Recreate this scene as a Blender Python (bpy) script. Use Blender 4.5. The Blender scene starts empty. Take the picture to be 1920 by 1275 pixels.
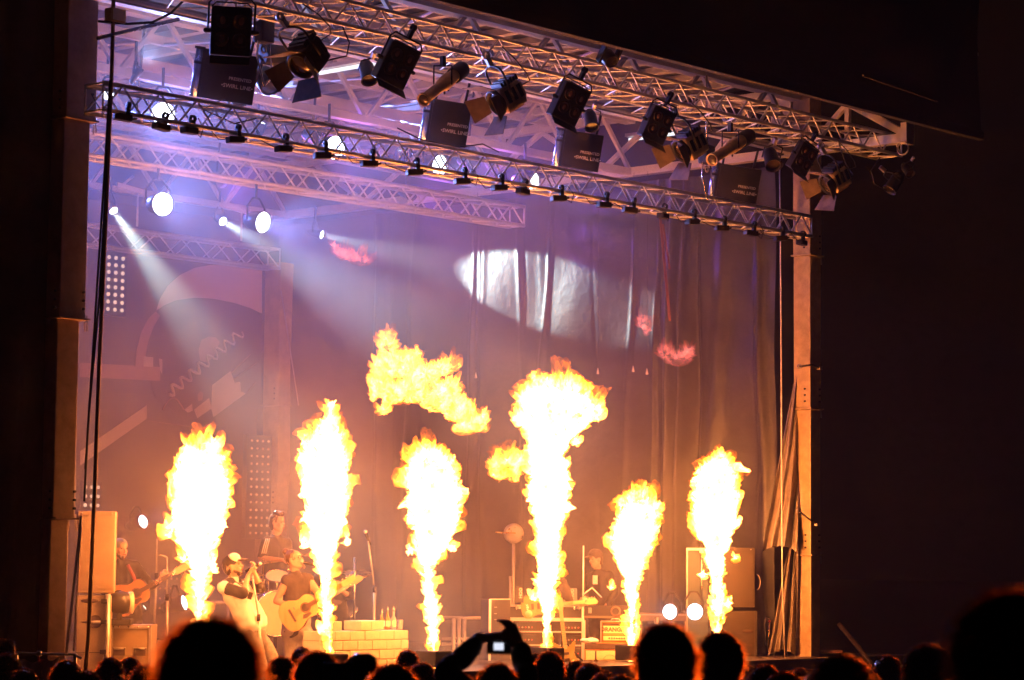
import bpy, bmesh, math, random
import numpy as np
from mathutils import Vector, Matrix, noise as mnoise

# ------------------------------------------------------------------ scene, camera, world, exposure
S = bpy.context.scene
C = S.collection
random.seed(7)
rng = np.random.default_rng(11)

F_PX, PITCH, ROLL, YAW = 4700.0, 0.0904, 0.0088, 0.8466
CAM = Vector((-16.524, -20.988, 1.243))
_cy, _sy, _cp, _sp = math.cos(YAW), math.sin(YAW), math.cos(PITCH), math.sin(PITCH)
FWD = Vector((_sy * _cp, _cy * _cp, _sp))
_r = Vector((_cy, -_sy, 0)); _u = _r.cross(FWD)
RGT = _r * math.cos(ROLL) + _u * math.sin(ROLL)
UPV = _u * math.cos(ROLL) - _r * math.sin(ROLL)
cam = bpy.data.cameras.new('camera')
cam.sensor_width = 36.0
cam.lens = F_PX / 1920.0 * 36.0
cam.clip_start, cam.clip_end = 0.1, 2000.0
cam.dof.use_dof = True
cam.dof.focus_distance = 29.5
cam.dof.aperture_fstop = 4.5
camo = bpy.data.objects.new('camera', cam)
m = Matrix((RGT, UPV, -FWD)).transposed().to_4x4(); m.translation = CAM
camo.matrix_world = m
C.objects.link(camo)
S.camera = camo

world = bpy.data.worlds.new('World'); S.world = world
world.use_nodes = True
wn = world.node_tree.nodes
bg = wn['Background']
bg.inputs['Color'].default_value = (1.0, 0.36, 0.26, 1)      # night sky over a lit town, dull red brown
bg.inputs['Strength'].default_value = 0.003

S.view_settings.view_transform = 'Standard'
S.view_settings.look = 'None'
S.view_settings.exposure = 0.0
S.view_settings.gamma = 1.0
S.view_settings.use_curve_mapping = False
S.render.engine = 'CYCLES'
S.cycles.use_denoising = True
S.cycles.denoiser = 'OPENIMAGEDENOISE'
S.cycles.max_bounces = 6
S.cycles.diffuse_bounces = 2
S.cycles.glossy_bounces = 3
S.cycles.transparent_max_bounces = 48
S.cycles.volume_bounces = 1
S.cycles.volume_step_rate = 1.0
S.cycles.volume_max_steps = 48
S.cycles.sample_clamp_indirect = 3.0
S.cycles.caustics_reflective = False
S.cycles.caustics_refractive = False

def ray(px, py):
    return (FWD * F_PX + RGT * (px - 960.0) - UPV * (py - 637.5)).normalized()
def at(px, py, X=None, Y=None, Z=None, d=None):
    """the point of a plane (or at a distance) that lies in the line of sight measured on the photograph"""
    r = ray(px, py)
    if X is not None: t = (X - CAM.x) / r.x
    elif Y is not None: t = (Y - CAM.y) / r.y
    elif Z is not None: t = (Z - CAM.z) / r.z
    else: t = d / r.dot(FWD)
    return CAM + r * t
def depth_of(p): return (Vector(p) - CAM).dot(FWD)

W, D = 13.52, 11.3          # opening between the front posts, depth of the stage
ROOF = 8.45
GROUND = -1.05

# ------------------------------------------------------------------ materials
def nodes_of(name):
    mt = bpy.data.materials.new(name); mt.use_nodes = True
    nt = mt.node_tree
    return mt, nt, nt.nodes, nt.links
def mat(name, col, rough=0.6, metal=0.0, vary=0.25, scale=6.0, bump=0.0, bscale=40.0, spec=0.5, stretch=(1, 1, 1), trans=0.0):
    mt, nt, N, L = nodes_of(name)
    p = N['Principled BSDF']
    p.inputs['Roughness'].default_value = rough
    p.inputs['Metallic'].default_value = metal
    p.inputs['Specular IOR Level'].default_value = spec
    tc = N.new('ShaderNodeTexCoord'); mp = N.new('ShaderNodeMapping')
    mp.inputs['Scale'].default_value = stretch
    L.new(tc.outputs['Object'], mp.inputs['Vector'])
    nz = N.new('ShaderNodeTexNoise'); nz.inputs['Scale'].default_value = scale
    nz.inputs['Detail'].default_value = 5; nz.inputs['Roughness'].default_value = 0.65
    L.new(mp.outputs['Vector'], nz.inputs['Vector'])
    rp = N.new('ShaderNodeValToRGB')
    rp.color_ramp.elements[0].position = 0.3; rp.color_ramp.elements[1].position = 0.72
    a = [max(0, c * (1 - vary)) for c in col]; b = [min(1, c * (1 + vary)) for c in col]
    rp.color_ramp.elements[0].color = (*a, 1); rp.color_ramp.elements[1].color = (*b, 1)
    L.new(nz.outputs['Fac'], rp.inputs['Fac']); L.new(rp.outputs['Color'], p.inputs['Base Color'])
    mr = N.new('ShaderNodeMapRange')
    mr.inputs['To Min'].default_value = max(0.03, rough - 0.12); mr.inputs['To Max'].default_value = min(1, rough + 0.12)
    L.new(nz.outputs['Fac'], mr.inputs['Value']); L.new(mr.outputs['Result'], p.inputs['Roughness'])
    if bump:
        n2 = N.new('ShaderNodeTexNoise'); n2.inputs['Scale'].default_value = bscale; n2.inputs['Detail'].default_value = 4
        L.new(mp.outputs['Vector'], n2.inputs['Vector'])
        bp = N.new('ShaderNodeBump'); bp.inputs['Strength'].default_value = bump; bp.inputs['Distance'].default_value = 0.02
        L.new(n2.outputs['Fac'], bp.inputs['Height']); L.new(bp.outputs['Normal'], p.inputs['Normal'])
    if trans:
        p.inputs['Transmission Weight'].default_value = trans
    return mt
def emit(name, col, strength, sample=False):
    mt, nt, N, L = nodes_of(name)
    N.remove(N['Principled BSDF'])
    e = N.new('ShaderNodeEmission'); e.inputs['Color'].default_value = (*col, 1); e.inputs['Strength'].default_value = strength
    L.new(e.outputs['Emission'], N['Material Output'].inputs['Surface'])
    if not sample: mt.cycles.emission_sampling = 'NONE'
    return mt
M = {}
M['alu'] = mat('aluminium', (0.78, 0.76, 0.74), 0.4, 0.45, 0.12, 9)
M['alu_pale'] = mat('pale_painted_steel', (0.58, 0.56, 0.55), 0.5, 0.1, 0.12, 3)
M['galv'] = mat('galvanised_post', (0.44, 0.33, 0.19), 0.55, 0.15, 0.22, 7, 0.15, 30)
M['galv_shaded'] = mat('shaded_post_steel', (0.32, 0.22, 0.19), 0.6, 0.05, 0.22, 7, 0.15, 30)  # same steel as the other posts, the left post's shade put into the colour
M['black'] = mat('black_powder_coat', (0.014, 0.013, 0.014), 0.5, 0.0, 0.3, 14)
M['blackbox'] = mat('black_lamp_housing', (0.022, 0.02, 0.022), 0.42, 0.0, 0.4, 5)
M['rubber'] = mat('rubber_cable', (0.018, 0.016, 0.016), 0.6, 0.0, 0.3, 20)
M['drape'] = mat('black_drape', (0.06, 0.045, 0.036), 0.9, 0.0, 0.3, 4, 0.3, 60)
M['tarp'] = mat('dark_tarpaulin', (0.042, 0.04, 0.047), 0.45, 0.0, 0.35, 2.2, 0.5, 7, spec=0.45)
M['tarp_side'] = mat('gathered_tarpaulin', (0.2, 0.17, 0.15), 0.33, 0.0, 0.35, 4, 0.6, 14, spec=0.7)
M['roof'] = mat('roof_sheet', (0.1, 0.1, 0.11), 0.7, 0.0, 0.2, 1.5)
M['valance'] = mat('roof_valance_fabric', (0.022, 0.016, 0.014), 0.85, 0.0, 0.3, 2)
M['purlin'] = mat('purlin_metal', (0.5, 0.47, 0.45), 0.5, 0.2, 0.15, 3)
M['deck'] = mat('stage_deck_ply', (0.06, 0.052, 0.048), 0.5, 0.0, 0.4, 3)
M['earth'] = mat('trampled_field', (0.05, 0.045, 0.03), 0.95, 0.0, 0.5, 1.5, 0.5, 12)
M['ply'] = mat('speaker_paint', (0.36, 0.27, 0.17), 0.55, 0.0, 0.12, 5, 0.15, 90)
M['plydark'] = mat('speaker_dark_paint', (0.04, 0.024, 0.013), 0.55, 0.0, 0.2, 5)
M['case'] = mat('flight_case_panel', (0.3, 0.22, 0.14), 0.5, 0.0, 0.18, 6)
M['casedark'] = mat('flight_case_black', (0.04, 0.032, 0.03), 0.45, 0.0, 0.3, 6)
M['chrome'] = mat('chrome', (0.75, 0.74, 0.72), 0.18, 1.0, 0.05, 10)
M['steel'] = mat('steel_frame', (0.5, 0.46, 0.43), 0.38, 0.6, 0.15, 10)
M['brick'] = mat('painted_block', (0.6, 0.52, 0.38), 0.75, 0.0, 0.07, 8, 0.3, 30)
M['brickjoint'] = mat('block_joint', (0.4, 0.32, 0.22), 0.9, 0.0, 0.2, 10)
M['skin'] = mat('skin', (0.5, 0.29, 0.2), 0.5, 0.0, 0.1, 18)
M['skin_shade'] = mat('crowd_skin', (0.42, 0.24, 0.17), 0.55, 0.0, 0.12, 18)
M['shirt_white'] = mat('white_cotton', (0.78, 0.74, 0.72), 0.85, 0.0, 0.06, 10, 0.4, 14)
M['shirt_black'] = mat('black_cotton', (0.022, 0.018, 0.017), 0.85, 0.0, 0.3, 10, 0.4, 14)
M['shirt_grey'] = mat('charcoal_cotton', (0.05, 0.035, 0.03), 0.85, 0.0, 0.3, 10, 0.4, 14)
M['denim'] = mat('pale_denim', (0.3, 0.27, 0.26), 0.85, 0.0, 0.25, 22, 0.3, 30)
M['denim_pale'] = mat('bleached_denim', (0.55, 0.48, 0.4), 0.85, 0.0, 0.15, 18, 0.3, 30)
M['hair'] = mat('dark_hair', (0.03, 0.017, 0.01), 0.5, 0.0, 0.5, 40)
M['hair_brown'] = mat('brown_hair', (0.075, 0.036, 0.018), 0.5, 0.0, 0.5, 40)
M['spruce'] = mat('spruce_guitar_top', (0.74, 0.45, 0.16), 0.3, 0.0, 0.1, 3, stretch=(1, 14, 1))
M['cedar'] = mat('cedar_guitar_top', (0.6, 0.24, 0.07), 0.3, 0.0, 0.12, 3, stretch=(1, 14, 1))
M['rosewood'] = mat('rosewood', (0.1, 0.05, 0.03), 0.4, 0.0, 0.3, 12)
M['maple'] = mat('maple_neck', (0.62, 0.42, 0.2), 0.35, 0.0, 0.12, 6)
M['guitar_olive'] = mat('olive_guitar_lacquer', (0.4, 0.3, 0.09), 0.25, 0.0, 0.15, 4)
M['strap'] = mat('red_strap', (0.33, 0.045, 0.03), 0.7)
M['red'] = mat('red_plastic', (0.5, 0.05, 0.04), 0.4)
M['cream'] = mat('cream_panel', (0.8, 0.66, 0.38), 0.6, 0.0, 0.05, 10)
M['amp_orange'] = mat('orange_vinyl', (0.75, 0.25, 0.05), 0.6)
M['ink'] = mat('dark_ink', (0.06, 0.03, 0.02), 0.7)
M['ink_soft'] = mat('brown_ink', (0.42, 0.2, 0.08), 0.7)
M['letter'] = mat('pale_print', (0.75, 0.68, 0.62), 0.6)
M['copper_flap'] = mat('barndoor_metal', (0.2, 0.15, 0.12), 0.5, 0.3, 0.25, 8)
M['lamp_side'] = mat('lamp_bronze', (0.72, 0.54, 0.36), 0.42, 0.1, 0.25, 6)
M['glassdark'] = mat('dark_lens', (0.06, 0.04, 0.03), 0.12, 0.0, 0.2, 10, spec=0.8)
M['lens_red'] = mat('amber_lens', (0.42, 0.22, 0.14), 0.2, 0.3, 0.3, 14, spec=0.8)
M['banner'] = mat('lilac_banner', (0.5, 0.36, 0.4), 0.7, 0.0, 0.15, 3, 0.3, 4)
M['rope'] = mat('pale_rope', (0.68, 0.6, 0.58), 0.8)
M['rope_brown'] = mat('brown_rope', (0.3, 0.18, 0.12), 0.8)
M['strap_orange'] = mat('orange_webbing', (0.3, 0.09, 0.03), 0.8)
M['bd_dark'] = mat('backdrop_dark', (0.062, 0.034, 0.037), 0.85, 0.0, 0.25, 1.2)
M['bd_mid'] = mat('backdrop_maroon', (0.124, 0.062, 0.059), 0.85, 0.0, 0.2, 1.4)
M['bd_pink'] = mat('backdrop_pink', (0.446, 0.285, 0.310), 0.85, 0.0, 0.06, 2)
M['bd_cream'] = mat('backdrop_cream', (0.465, 0.360, 0.298), 0.85, 0.0, 0.1, 5)
M['bd_salmon'] = mat('backdrop_salmon', (0.279, 0.136, 0.112), 0.85, 0.0, 0.12, 4)
M['grey_panel'] = mat('grey_panel', (0.045, 0.07, 0.068), 0.5, 0.0, 0.1, 4)
M['pool_blue'] = mat('blue_grey_box', (0.22, 0.24, 0.28), 0.5)
M['drum_shell'] = mat('violet_drum_shell', (0.12, 0.07, 0.16), 0.25, 0.2)
M['brass'] = mat('cymbal_brass', (0.75, 0.52, 0.2), 0.28, 1.0, 0.1, 12)
M['clear'] = mat('clear_plastic', (0.85, 0.8, 0.75), 0.3, 0.0, 0.05, 8, trans=0.75)
M['bottle'] = mat('amber_bottle_glass', (0.35, 0.2, 0.08), 0.1, 0.0, 0.1, 8)
M['paper'] = mat('bottle_label_paper', (0.8, 0.7, 0.5), 0.8)
M['white_blue'] = emit('white_lamp_face', (0.88, 0.93, 1.0), 9.0)
M['white_small'] = emit('white_beam_lamp', (0.9, 0.97, 1.0), 8.0)
M['floor_lamp'] = emit('floor_lamp_face', (1.0, 0.9, 0.97), 5.0)
M['blue_rim'] = mat('blue_plated_rim', (0.3, 0.42, 0.75), 0.25, 0.7)
M['led_dot'] = emit('led_dot', (1.0, 0.72, 0.5), 0.85)
M['tube_white'] = emit('white_tube', (0.95, 0.96, 1.0), 1.3)
M['screen'] = emit('phone_screen', (0.8, 0.85, 1.0), 1.0)
M['red_led'] = emit('red_led', (1.0, 0.25, 0.3), 1.0)

mt, nt, N, L = nodes_of('backlit_hair')
tl = N.new('ShaderNodeBsdfRefraction'); tl.inputs['Color'].default_value = (.85, .49, .22, 1); tl.inputs['Roughness'].default_value = .6; tl.inputs['IOR'].default_value = 1.04
mx_ = N.new('ShaderNodeMixShader'); mx_.inputs[0].default_value = .8
p_ = N['Principled BSDF']; p_.inputs['Base Color'].default_value = (.16, .08, .04, 1); p_.inputs['Roughness'].default_value = .25; p_.inputs['Specular IOR Level'].default_value = 1.0
L.new(p_.outputs[0], mx_.inputs[1]); L.new(tl.outputs[0], mx_.inputs[2]); L.new(mx_.outputs[0], N['Material Output'].inputs['Surface'])
M['backlit_hair'] = mt
M['dim_pole'] = mat('dim_pole', (0.018, 0.013, 0.012), 0.8, spec=.1)
for k_ in ('hair', 'hair_brown', 'skin_shade', 'shirt_black', 'shirt_grey'):
    p_ = M[k_].node_tree.nodes['Principled BSDF']
    if 'hair' in k_:
        for l_ in list(p_.inputs['Roughness'].links): M[k_].node_tree.links.remove(l_)
        p_.inputs['Roughness'].default_value = .24; p_.inputs['Specular IOR Level'].default_value = 1.0; p_.inputs['Specular Tint'].default_value = (1, .75, .5, 1)
        p_.inputs['Coat Weight'].default_value = .6; p_.inputs['Coat Roughness'].default_value = .3
    p_.inputs['Sheen Weight'].default_value = 1.0 if 'hair' in k_ else .5; p_.inputs['Sheen Roughness'].default_value = .3; p_.inputs['Sheen Tint'].default_value = (1, .8, .6, 1)
# flame: an optically thin emitter, hot (white) in the body and orange where it thins out
def flame_material(name, gain=1.0, cool=0.0):
    mt, nt, N, L = nodes_of(name)
    N.remove(N['Principled BSDF'])
    at_ = N.new('ShaderNodeAttribute'); at_.attribute_name = 'burn'
    tc = N.new('ShaderNodeTexCoord')
    nz = N.new('ShaderNodeTexNoise'); nz.inputs['Scale'].default_value = 7.0; nz.inputs['Detail'].default_value = 6; nz.inputs['Roughness'].default_value = 0.6
    nz.inputs['Distortion'].default_value = 0.8
    L.new(tc.outputs['Object'], nz.inputs['Vector'])
    sb = N.new('ShaderNodeMath'); sb.operation = 'SUBTRACT'; sb.inputs[1].default_value = 0.5 + cool
    L.new(nz.outputs['Fac'], sb.inputs[0])
    ml = N.new('ShaderNodeMath'); ml.operation = 'MULTIPLY'; ml.inputs[1].default_value = 0.9
    L.new(sb.outputs[0], ml.inputs[0])
    ad = N.new('ShaderNodeMath'); ad.operation = 'ADD'; ad.use_clamp = True
    L.new(at_.outputs['Fac'], ad.inputs[0]); L.new(ml.outputs[0], ad.inputs[1])
    rp = N.new('ShaderNodeValToRGB'); cr = rp.color_ramp
    pts = [(0.0, (0.12, 0.02, 0.001)), (0.15, (0.6, 0.11, 0.004)), (0.3, (1.3, 0.36, 0.013)), (0.5, (2.4, 0.75, 0.06)), (0.7, (3.7, 1.25, 0.22)), (0.9, (4.6, 1.6, 0.52))]
    cr.elements[0].position = 0; cr.elements[0].color = (*pts[0][1], 1)
    cr.elements[1].position = pts[-1][0]; cr.elements[1].color = (*pts[-1][1], 1)
    for p_, c_ in pts[1:-1]:
        e_ = cr.elements.new(p_); e_.color = (*c_, 1)
    L.new(ad.outputs[0], rp.inputs['Fac'])
    em = N.new('ShaderNodeEmission'); em.inputs['Strength'].default_value = gain
    L.new(rp.outputs['Color'], em.inputs['Color'])
    tr = N.new('ShaderNodeBsdfTransparent'); tr.inputs['Color'].default_value = (0.97, 0.96, 0.95, 1)
    sh = N.new('ShaderNodeAddShader')
    L.new(em.outputs[0], sh.inputs[0]); L.new(tr.outputs[0], sh.inputs[1])
    L.new(sh.outputs[0], N['Material Output'].inputs['Surface'])
    mt.cycles.emission_sampling = 'NONE'
    return mt
M['flame'] = flame_material('flame', 1.0)
M['flame_cool'] = flame_material('flame_yellow', 0.6, 0.12)
M['flame_dying'] = flame_material('flame_dying_red', 0.17, 0.1)
for n_ in M['flame_dying'].node_tree.nodes:
    if n_.type == 'VALTORGB':
        for e_, c_ in zip(n_.color_ramp.elements, ((.02, .001, .001), (.1, .01, .008), (.3, .04, .03), (.6, .1, .08), (.9, .17, .14), (1.2, .3, .25))): e_.color = (*c_, 1)

# ------------------------------------------------------------------ mesh helpers
WL = {}
class MB:
    def __init__(s): s.v = []; s.f = []; s.sm = []
    def add(s, vs, fs, smooth):
        o = len(s.v); s.v.extend([tuple(v) for v in vs])
        for f in fs: s.f.append([i + o for i in f]); s.sm.append(smooth)
        return s
    def tube(s, pts, r, n=8, caps=True):
        pts = [Vector(p) for p in pts]; k = len(pts)
        rs = r if isinstance(r, (list, tuple)) else [r] * k
        ts = []
        for i in range(k):
            a = pts[max(0, i - 1)]; b = pts[min(k - 1, i + 1)]
            t = (b - a); ts.append(t.normalized() if t.length > 1e-9 else Vector((0, 0, 1)))
        u = ts[0].orthogonal().normalized(); vs = []
        for i in range(k):
            u = (u - ts[i] * u.dot(ts[i]))
            u = u.normalized() if u.length > 1e-6 else ts[i].orthogonal().normalized()
            w = ts[i].cross(u)
            for j in range(n):
                a = 2 * math.pi * j / n
                vs.append(pts[i] + (u * math.cos(a) + w * math.sin(a)) * rs[i])
        fs = []
        for i in range(k - 1):
            for j in range(n):
                fs.append([i * n + j, i * n + (j + 1) % n, (i + 1) * n + (j + 1) % n, (i + 1) * n + j])
        s.add(vs, fs, True)
        if caps:
            o = len(s.v) - len(vs)
            s.f.append([o + j for j in reversed(range(n))]); s.sm.append(False)
            s.f.append([o + (k - 1) * n + j for j in range(n)]); s.sm.append(False)
        return s
    def box(s, c, size, R=None, bevel=0.0):
        c = Vector(c); hx, hy, hz = [q / 2 for q in size]
        R = R or Matrix.Identity(3)
        if bevel <= 0:
            vs = [c + R @ Vector((x * hx, y * hy, z * hz)) for x in (-1, 1) for y in (-1, 1) for z in (-1, 1)]
            fs = [[0, 1, 3, 2], [4, 6, 7, 5], [0, 4, 5, 1], [2, 3, 7, 6], [0, 2, 6, 4], [1, 5, 7, 3]]
            return s.add(vs, fs, False)
        bm = bmesh.new(); bmesh.ops.create_cube(bm, size=1.0)
        for v in bm.verts: v.co = Vector((v.co.x * 2 * hx, v.co.y * 2 * hy, v.co.z * 2 * hz))
        bmesh.ops.bevel(bm, geom=list(bm.edges), offset=bevel, segments=2, affect='EDGES', profile=0.6)
        bm.verts.index_update()
        vs = [c + R @ v.co for v in bm.verts]; fs = [[v.index for v in f.verts] for f in bm.faces]
        bm.free()
        return s.add(vs, fs, False)
    def beam(s, a, b, w, h, up=(0, 0, 1)):
        a, b = Vector(a), Vector(b); t = (b - a); L = t.length; t.normalize()
        up = Vector(up); y = up.cross(t)
        if y.length < 1e-4: y = Vector((1, 0, 0)).cross(t)
        y.normalize(); z = t.cross(y)
        R = Matrix((t, y, z)).transposed()
        return s.box((a + b) / 2, (L, w, h), R)
    def ell(s, c, r, n=12, R=None):
        c = Vector(c); R = R or Matrix.Identity(3)
        if not isinstance(r, (list, tuple)): r = (r, r, r)
        vs = [c + R @ Vector((0, 0, r[2]))]; m_ = max(4, n // 2)
        for i in range(1, m_):
            th = math.pi * i / m_
            for j in range(n):
                ph = 2 * math.pi * j / n
                vs.append(c + R @ Vector((r[0] * math.sin(th) * math.cos(ph), r[1] * math.sin(th) * math.sin(ph), r[2] * math.cos(th))))
        vs.append(c + R @ Vector((0, 0, -r[2])))
        fs = [[0, 1 + j, 1 + (j + 1) % n] for j in range(n)]
        for i in range(m_ - 2):
            for j in range(n):
                a = 1 + i * n
                fs.append([a + j, a + n + j, a + n + (j + 1) % n, a + (j + 1) % n])
        a = 1 + (m_ - 2) * n; e = len(vs) - 1
        fs += [[a + j, e, a + (j + 1) % n] for j in range(n)]
        return s.add(vs, fs, True)
    def cap(s, a, b, ra, rb, n=12):
        """tapered capsule"""
        a, b = Vector(a), Vector(b); t = b - a; L = t.length
        t = t.normalized() if L > 1e-6 else Vector((0, 0, 1))
        pts = []; rs = []
        for k in range(4):
            q = math.pi / 2 * (1 - k / 3.0 * 0.97); pts.append(a - t * ra * math.sin(q)); rs.append(max(1e-4, ra * math.cos(q)))
        for k in range(4):
            q = math.pi / 2 * (0.03 + k / 3.0 * 0.97); pts.append(b + t * rb * math.sin(q)); rs.append(max(1e-4, rb * math.cos(q)))
        return s.tube(pts, rs, n)
    def lathe(s, c, axis, prof, n=20):
        """prof: list of (radius, distance along axis)"""
        c = Vector(c); t = Vector(axis).normalized()
        u = t.orthogonal().normalized(); w = t.cross(u); vs = []
        for r, z in prof:
            for j in range(n):
                a = 2 * math.pi * j / n
                vs.append(c + t * z + (u * math.cos(a) + w * math.sin(a)) * r)
        fs = [[i * n + j, i * n + (j + 1) % n, (i + 1) * n + (j + 1) % n, (i + 1) * n + j] for i in range(len(prof) - 1) for j in range(n)]
        return s.add(vs, fs, True)
    def disc(s, c, axis, r, n=24, ry=None):
        c = Vector(c); t = Vector(axis).normalized(); u = t.orthogonal().normalized(); w = t.cross(u)
        vs = [c + u * r * math.cos(2 * math.pi * j / n) + w * (ry or r) * math.sin(2 * math.pi * j / n) for j in range(n)]
        return s.add(vs, [list(range(n))], False)
    def prism(s, poly, Mx, depth):
        """2D outline extruded along local z by depth; Mx 4x4"""
        n = len(poly)
        vs = [Mx @ Vector((x, y, 0)) for x, y in poly] + [Mx @ Vector((x, y, depth)) for x, y in poly]
        fs = [list(reversed(range(n))), list(range(n, 2 * n))] + [[j, (j + 1) % n, n + (j + 1) % n, n + j] for j in range(n)]
        return s.add(vs, fs, False)
    def grid(s, P):
        nu, nv = len(P), len(P[0]); vs = [p for row in P for p in row]
        fs = [[i * nv + j, i * nv + j + 1, (i + 1) * nv + j + 1, (i + 1) * nv + j] for i in range(nu - 1) for j in range(nv - 1)]
        return s.add(vs, fs, True)
    def mesh(s, name, off=None):
        me = bpy.data.meshes.new(name)
        vs = s.v if off is None else [(x - off[0], y - off[1], z - off[2]) for x, y, z in s.v]
        me.from_pydata(vs, [], s.f); me.polygons.foreach_set('use_smooth', s.sm); me.update()
        return me
    def centre(s):
        a = np.array(s.v); return Vector((a.min(0) + a.max(0)) / 2)

def mset(me, m_):
    me.materials.clear(); me.materials.append(M[m_] if isinstance(m_, str) else m_)
def link(name, data, parent=None):
    o = bpy.data.objects.new(name, data); C.objects.link(o)
    if parent is not None: o.parent = parent
    return o
def part(name, mb, m_, parent=None, base=None):
    """world-space builder -> one mesh object, child of parent (a thing or a part)"""
    c = mb.centre() if base is None else Vector(base)
    me = mb.mesh(name, c); mset(me, m_)
    o = link(name, me, parent); pw = WL.get(parent.name, Vector((0, 0, 0))) if parent is not None else Vector((0, 0, 0))
    o.location = c - pw; WL[o.name] = c.copy()
    return o
def tag(o, label, cat, group=None, kind=None):
    if label: o['label'] = label
    if cat: o['category'] = cat
    if group: o['group'] = group
    if kind: o['kind'] = kind
    return o
def thing(name, label, cat, loc, group=None):
    o = link(name, None); o.location = Vector(loc); o.empty_display_size = 0.1
    WL[o.name] = Vector(loc)
    return tag(o, label, cat, group)
def struct(name, mb, m_, kind='structure'):
    o = part(name, mb, m_); o['kind'] = kind; return o
CACHE = {}
def lpart(name, key, fn, m_, parent, loc=None, mtx=None):
    """local-space part sharing its mesh with alike parts"""
    if key not in CACHE:
        mb = MB(); fn(mb); me = mb.mesh(name); mset(me, m_); CACHE[key] = me
    o = link(name, CACHE[key], parent)
    if mtx is not None: o.matrix_local = mtx
    elif loc is not None: o.location = loc
    return o
def frame(x, z_hint=(0, 0, 1)):
    """rotation whose local -Y looks along x (front), local Z close to z_hint"""
    f = Vector(x).normalized(); y = -f
    zx = Vector(z_hint); zx = (zx - y * zx.dot(y)).normalized(); xx = y.cross(zx)
    return Matrix((xx, y, zx)).transposed()
def place(o, loc, R=None, sc=1.0):
    mm = (R or Matrix.Identity(3)).to_4x4() @ Matrix.Scale(sc, 4); mm.translation = Vector(loc); o.matrix_world = mm; WL[o.name] = Vector(loc)
def text_mesh(txt, size, name='lettering', bold=0.0):
    cu = bpy.data.curves.new(name, 'FONT'); cu.body = txt; cu.size = size; cu.align_x = 'CENTER'; cu.align_y = 'CENTER'
    cu.extrude = 0.002; cu.offset = bold; cu.resolution_u = 2
    ob = bpy.data.objects.new('tmp_text', cu); TMP.collection.objects.link(ob)
    dg = bench()
    me = bpy.data.meshes.new_from_object(ob.evaluated_get(dg)); me.name = name
    bpy.data.objects.remove(ob); bpy.data.curves.remove(cu)
    return me
TMP = bpy.data.scenes.new('workbench')
def bench():
    with bpy.context.temp_override(scene=TMP, view_layer=TMP.view_layers[0]):
        dg = bpy.context.evaluated_depsgraph_get(); dg.update(); return dg
def remesh(mb, voxel, smooth=3, fac=0.5):
    me = mb.mesh('tmp'); ob = bpy.data.objects.new('tmp', me); TMP.collection.objects.link(ob)
    r_ = ob.modifiers.new('r', 'REMESH'); r_.mode = 'VOXEL'; r_.voxel_size = voxel; r_.use_smooth_shade = True
    s_ = ob.modifiers.new('s', 'SMOOTH'); s_.iterations = smooth; s_.factor = fac
    dg = bench()
    out = bpy.data.meshes.new_from_object(ob.evaluated_get(dg))
    bpy.data.objects.remove(ob); bpy.data.meshes.remove(me)
    return out
def mpart(name, me, m_, parent):
    """world-space mesh datablock as a part"""
    a = np.empty(len(me.vertices) * 3); me.vertices.foreach_get('co', a); a = a.reshape(-1, 3)
    c = Vector((a.min(0) + a.max(0)) / 2); me.transform(Matrix.Translation(-c)); mset(me, m_)
    o = link(name, me, parent); pw = WL.get(parent.name, Vector((0, 0, 0))) if parent is not None else Vector((0, 0, 0))
    o.location = c - pw; WL[o.name] = c
    return o
# ------------------------------------------------------------------ ground, deck
mb = MB()
ys = [-400, -120, -60, -30, -21, -16, -12, -8, -5, -3, 0, 20, 60, 400]
def gz(y): return GROUND if y > -3 else GROUND + min(0.47, (-3 - y) * 0.0262)
mb.grid([[(x, y, gz(y)) for x in (-500, -120, -60, -30, -15, 0, 15, 30, 60, 120, 500)] for y in ys])
struct('ground', mb, 'earth')
mb = MB(); mb.box((W / 2 - 1, (D - 0.62) / 2, -0.075), (W + 6, D + 0.6, 0.15)); struct('stage_floor', mb, 'deck')
mb = MB()
mb.grid([[(-4 + i * 0.12, -0.58 + 0.02 * math.sin(i * 1.7), z) for z in (GROUND, -0.6, -0.16)] for i in range(int((W + 6) / 0.12))])
struct('stage_skirting', mb, 'drape')

# ------------------------------------------------------------------ posts
def post(name, label, x0, x1, yf, yb, cuts, ztop, shrink, fl_l, fl_r, pm_='galv'):
    t = thing(name, label, 'post', ((x0 + x1) / 2, (yf + yb) / 2, -1.05))
    zs = [-1.05] + cuts + [ztop]
    for i in range(len(zs) - 1):
        e = (len(zs) - 2 - i) * shrink
        mb = MB(); a, b = x0 + e * fl_l, x1 - e * fl_r
        mb.box(((a + b) / 2, (yf + yb) / 2 + e * .3, (zs[i] + zs[i + 1]) / 2), (b - a, yb - yf - e * .5, zs[i + 1] - zs[i] - .003), bevel=0.012)
        s = part('post_section', mb, pm_, t)
        if i > 0:
            mb = MB(); mb.box(((a + b) / 2, (yf + yb) / 2, zs[i] + 0.012), (b - a + 0.05, yb - yf + 0.05, 0.02)); part('collar', mb, pm_, s)
            for q in range(3):
                mb = MB(); zz = zs[i] + 0.12 + q * 0.09
                mb.tube([(b - .06, yf - .018, zz), (b - .06, yf + .01, zz)], 0.014, 8)
                part('bolt', mb, 'black', s)
                part('bolt', MB().tube([(a - .018, yf + .1, zz), (a + .01, yf + .1, zz)], 0.014, 8), 'black', s)
            for q in range(3):
                mb = MB(); xx = b + 0.02 + 0.03 * (q % 2); yy = yf + 0.03 + q * 0.08
                mb.tube([(xx, yy, zs[i] + .06), (xx + .01, yy, zs[i] - .11)], 0.01, 6); part('locking_pin', mb, 'steel', s)
    return t
YL = 0.16
xl1 = at(183, 100, Y=YL).x; xl0 = at(134, 100, Y=YL).x
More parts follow.
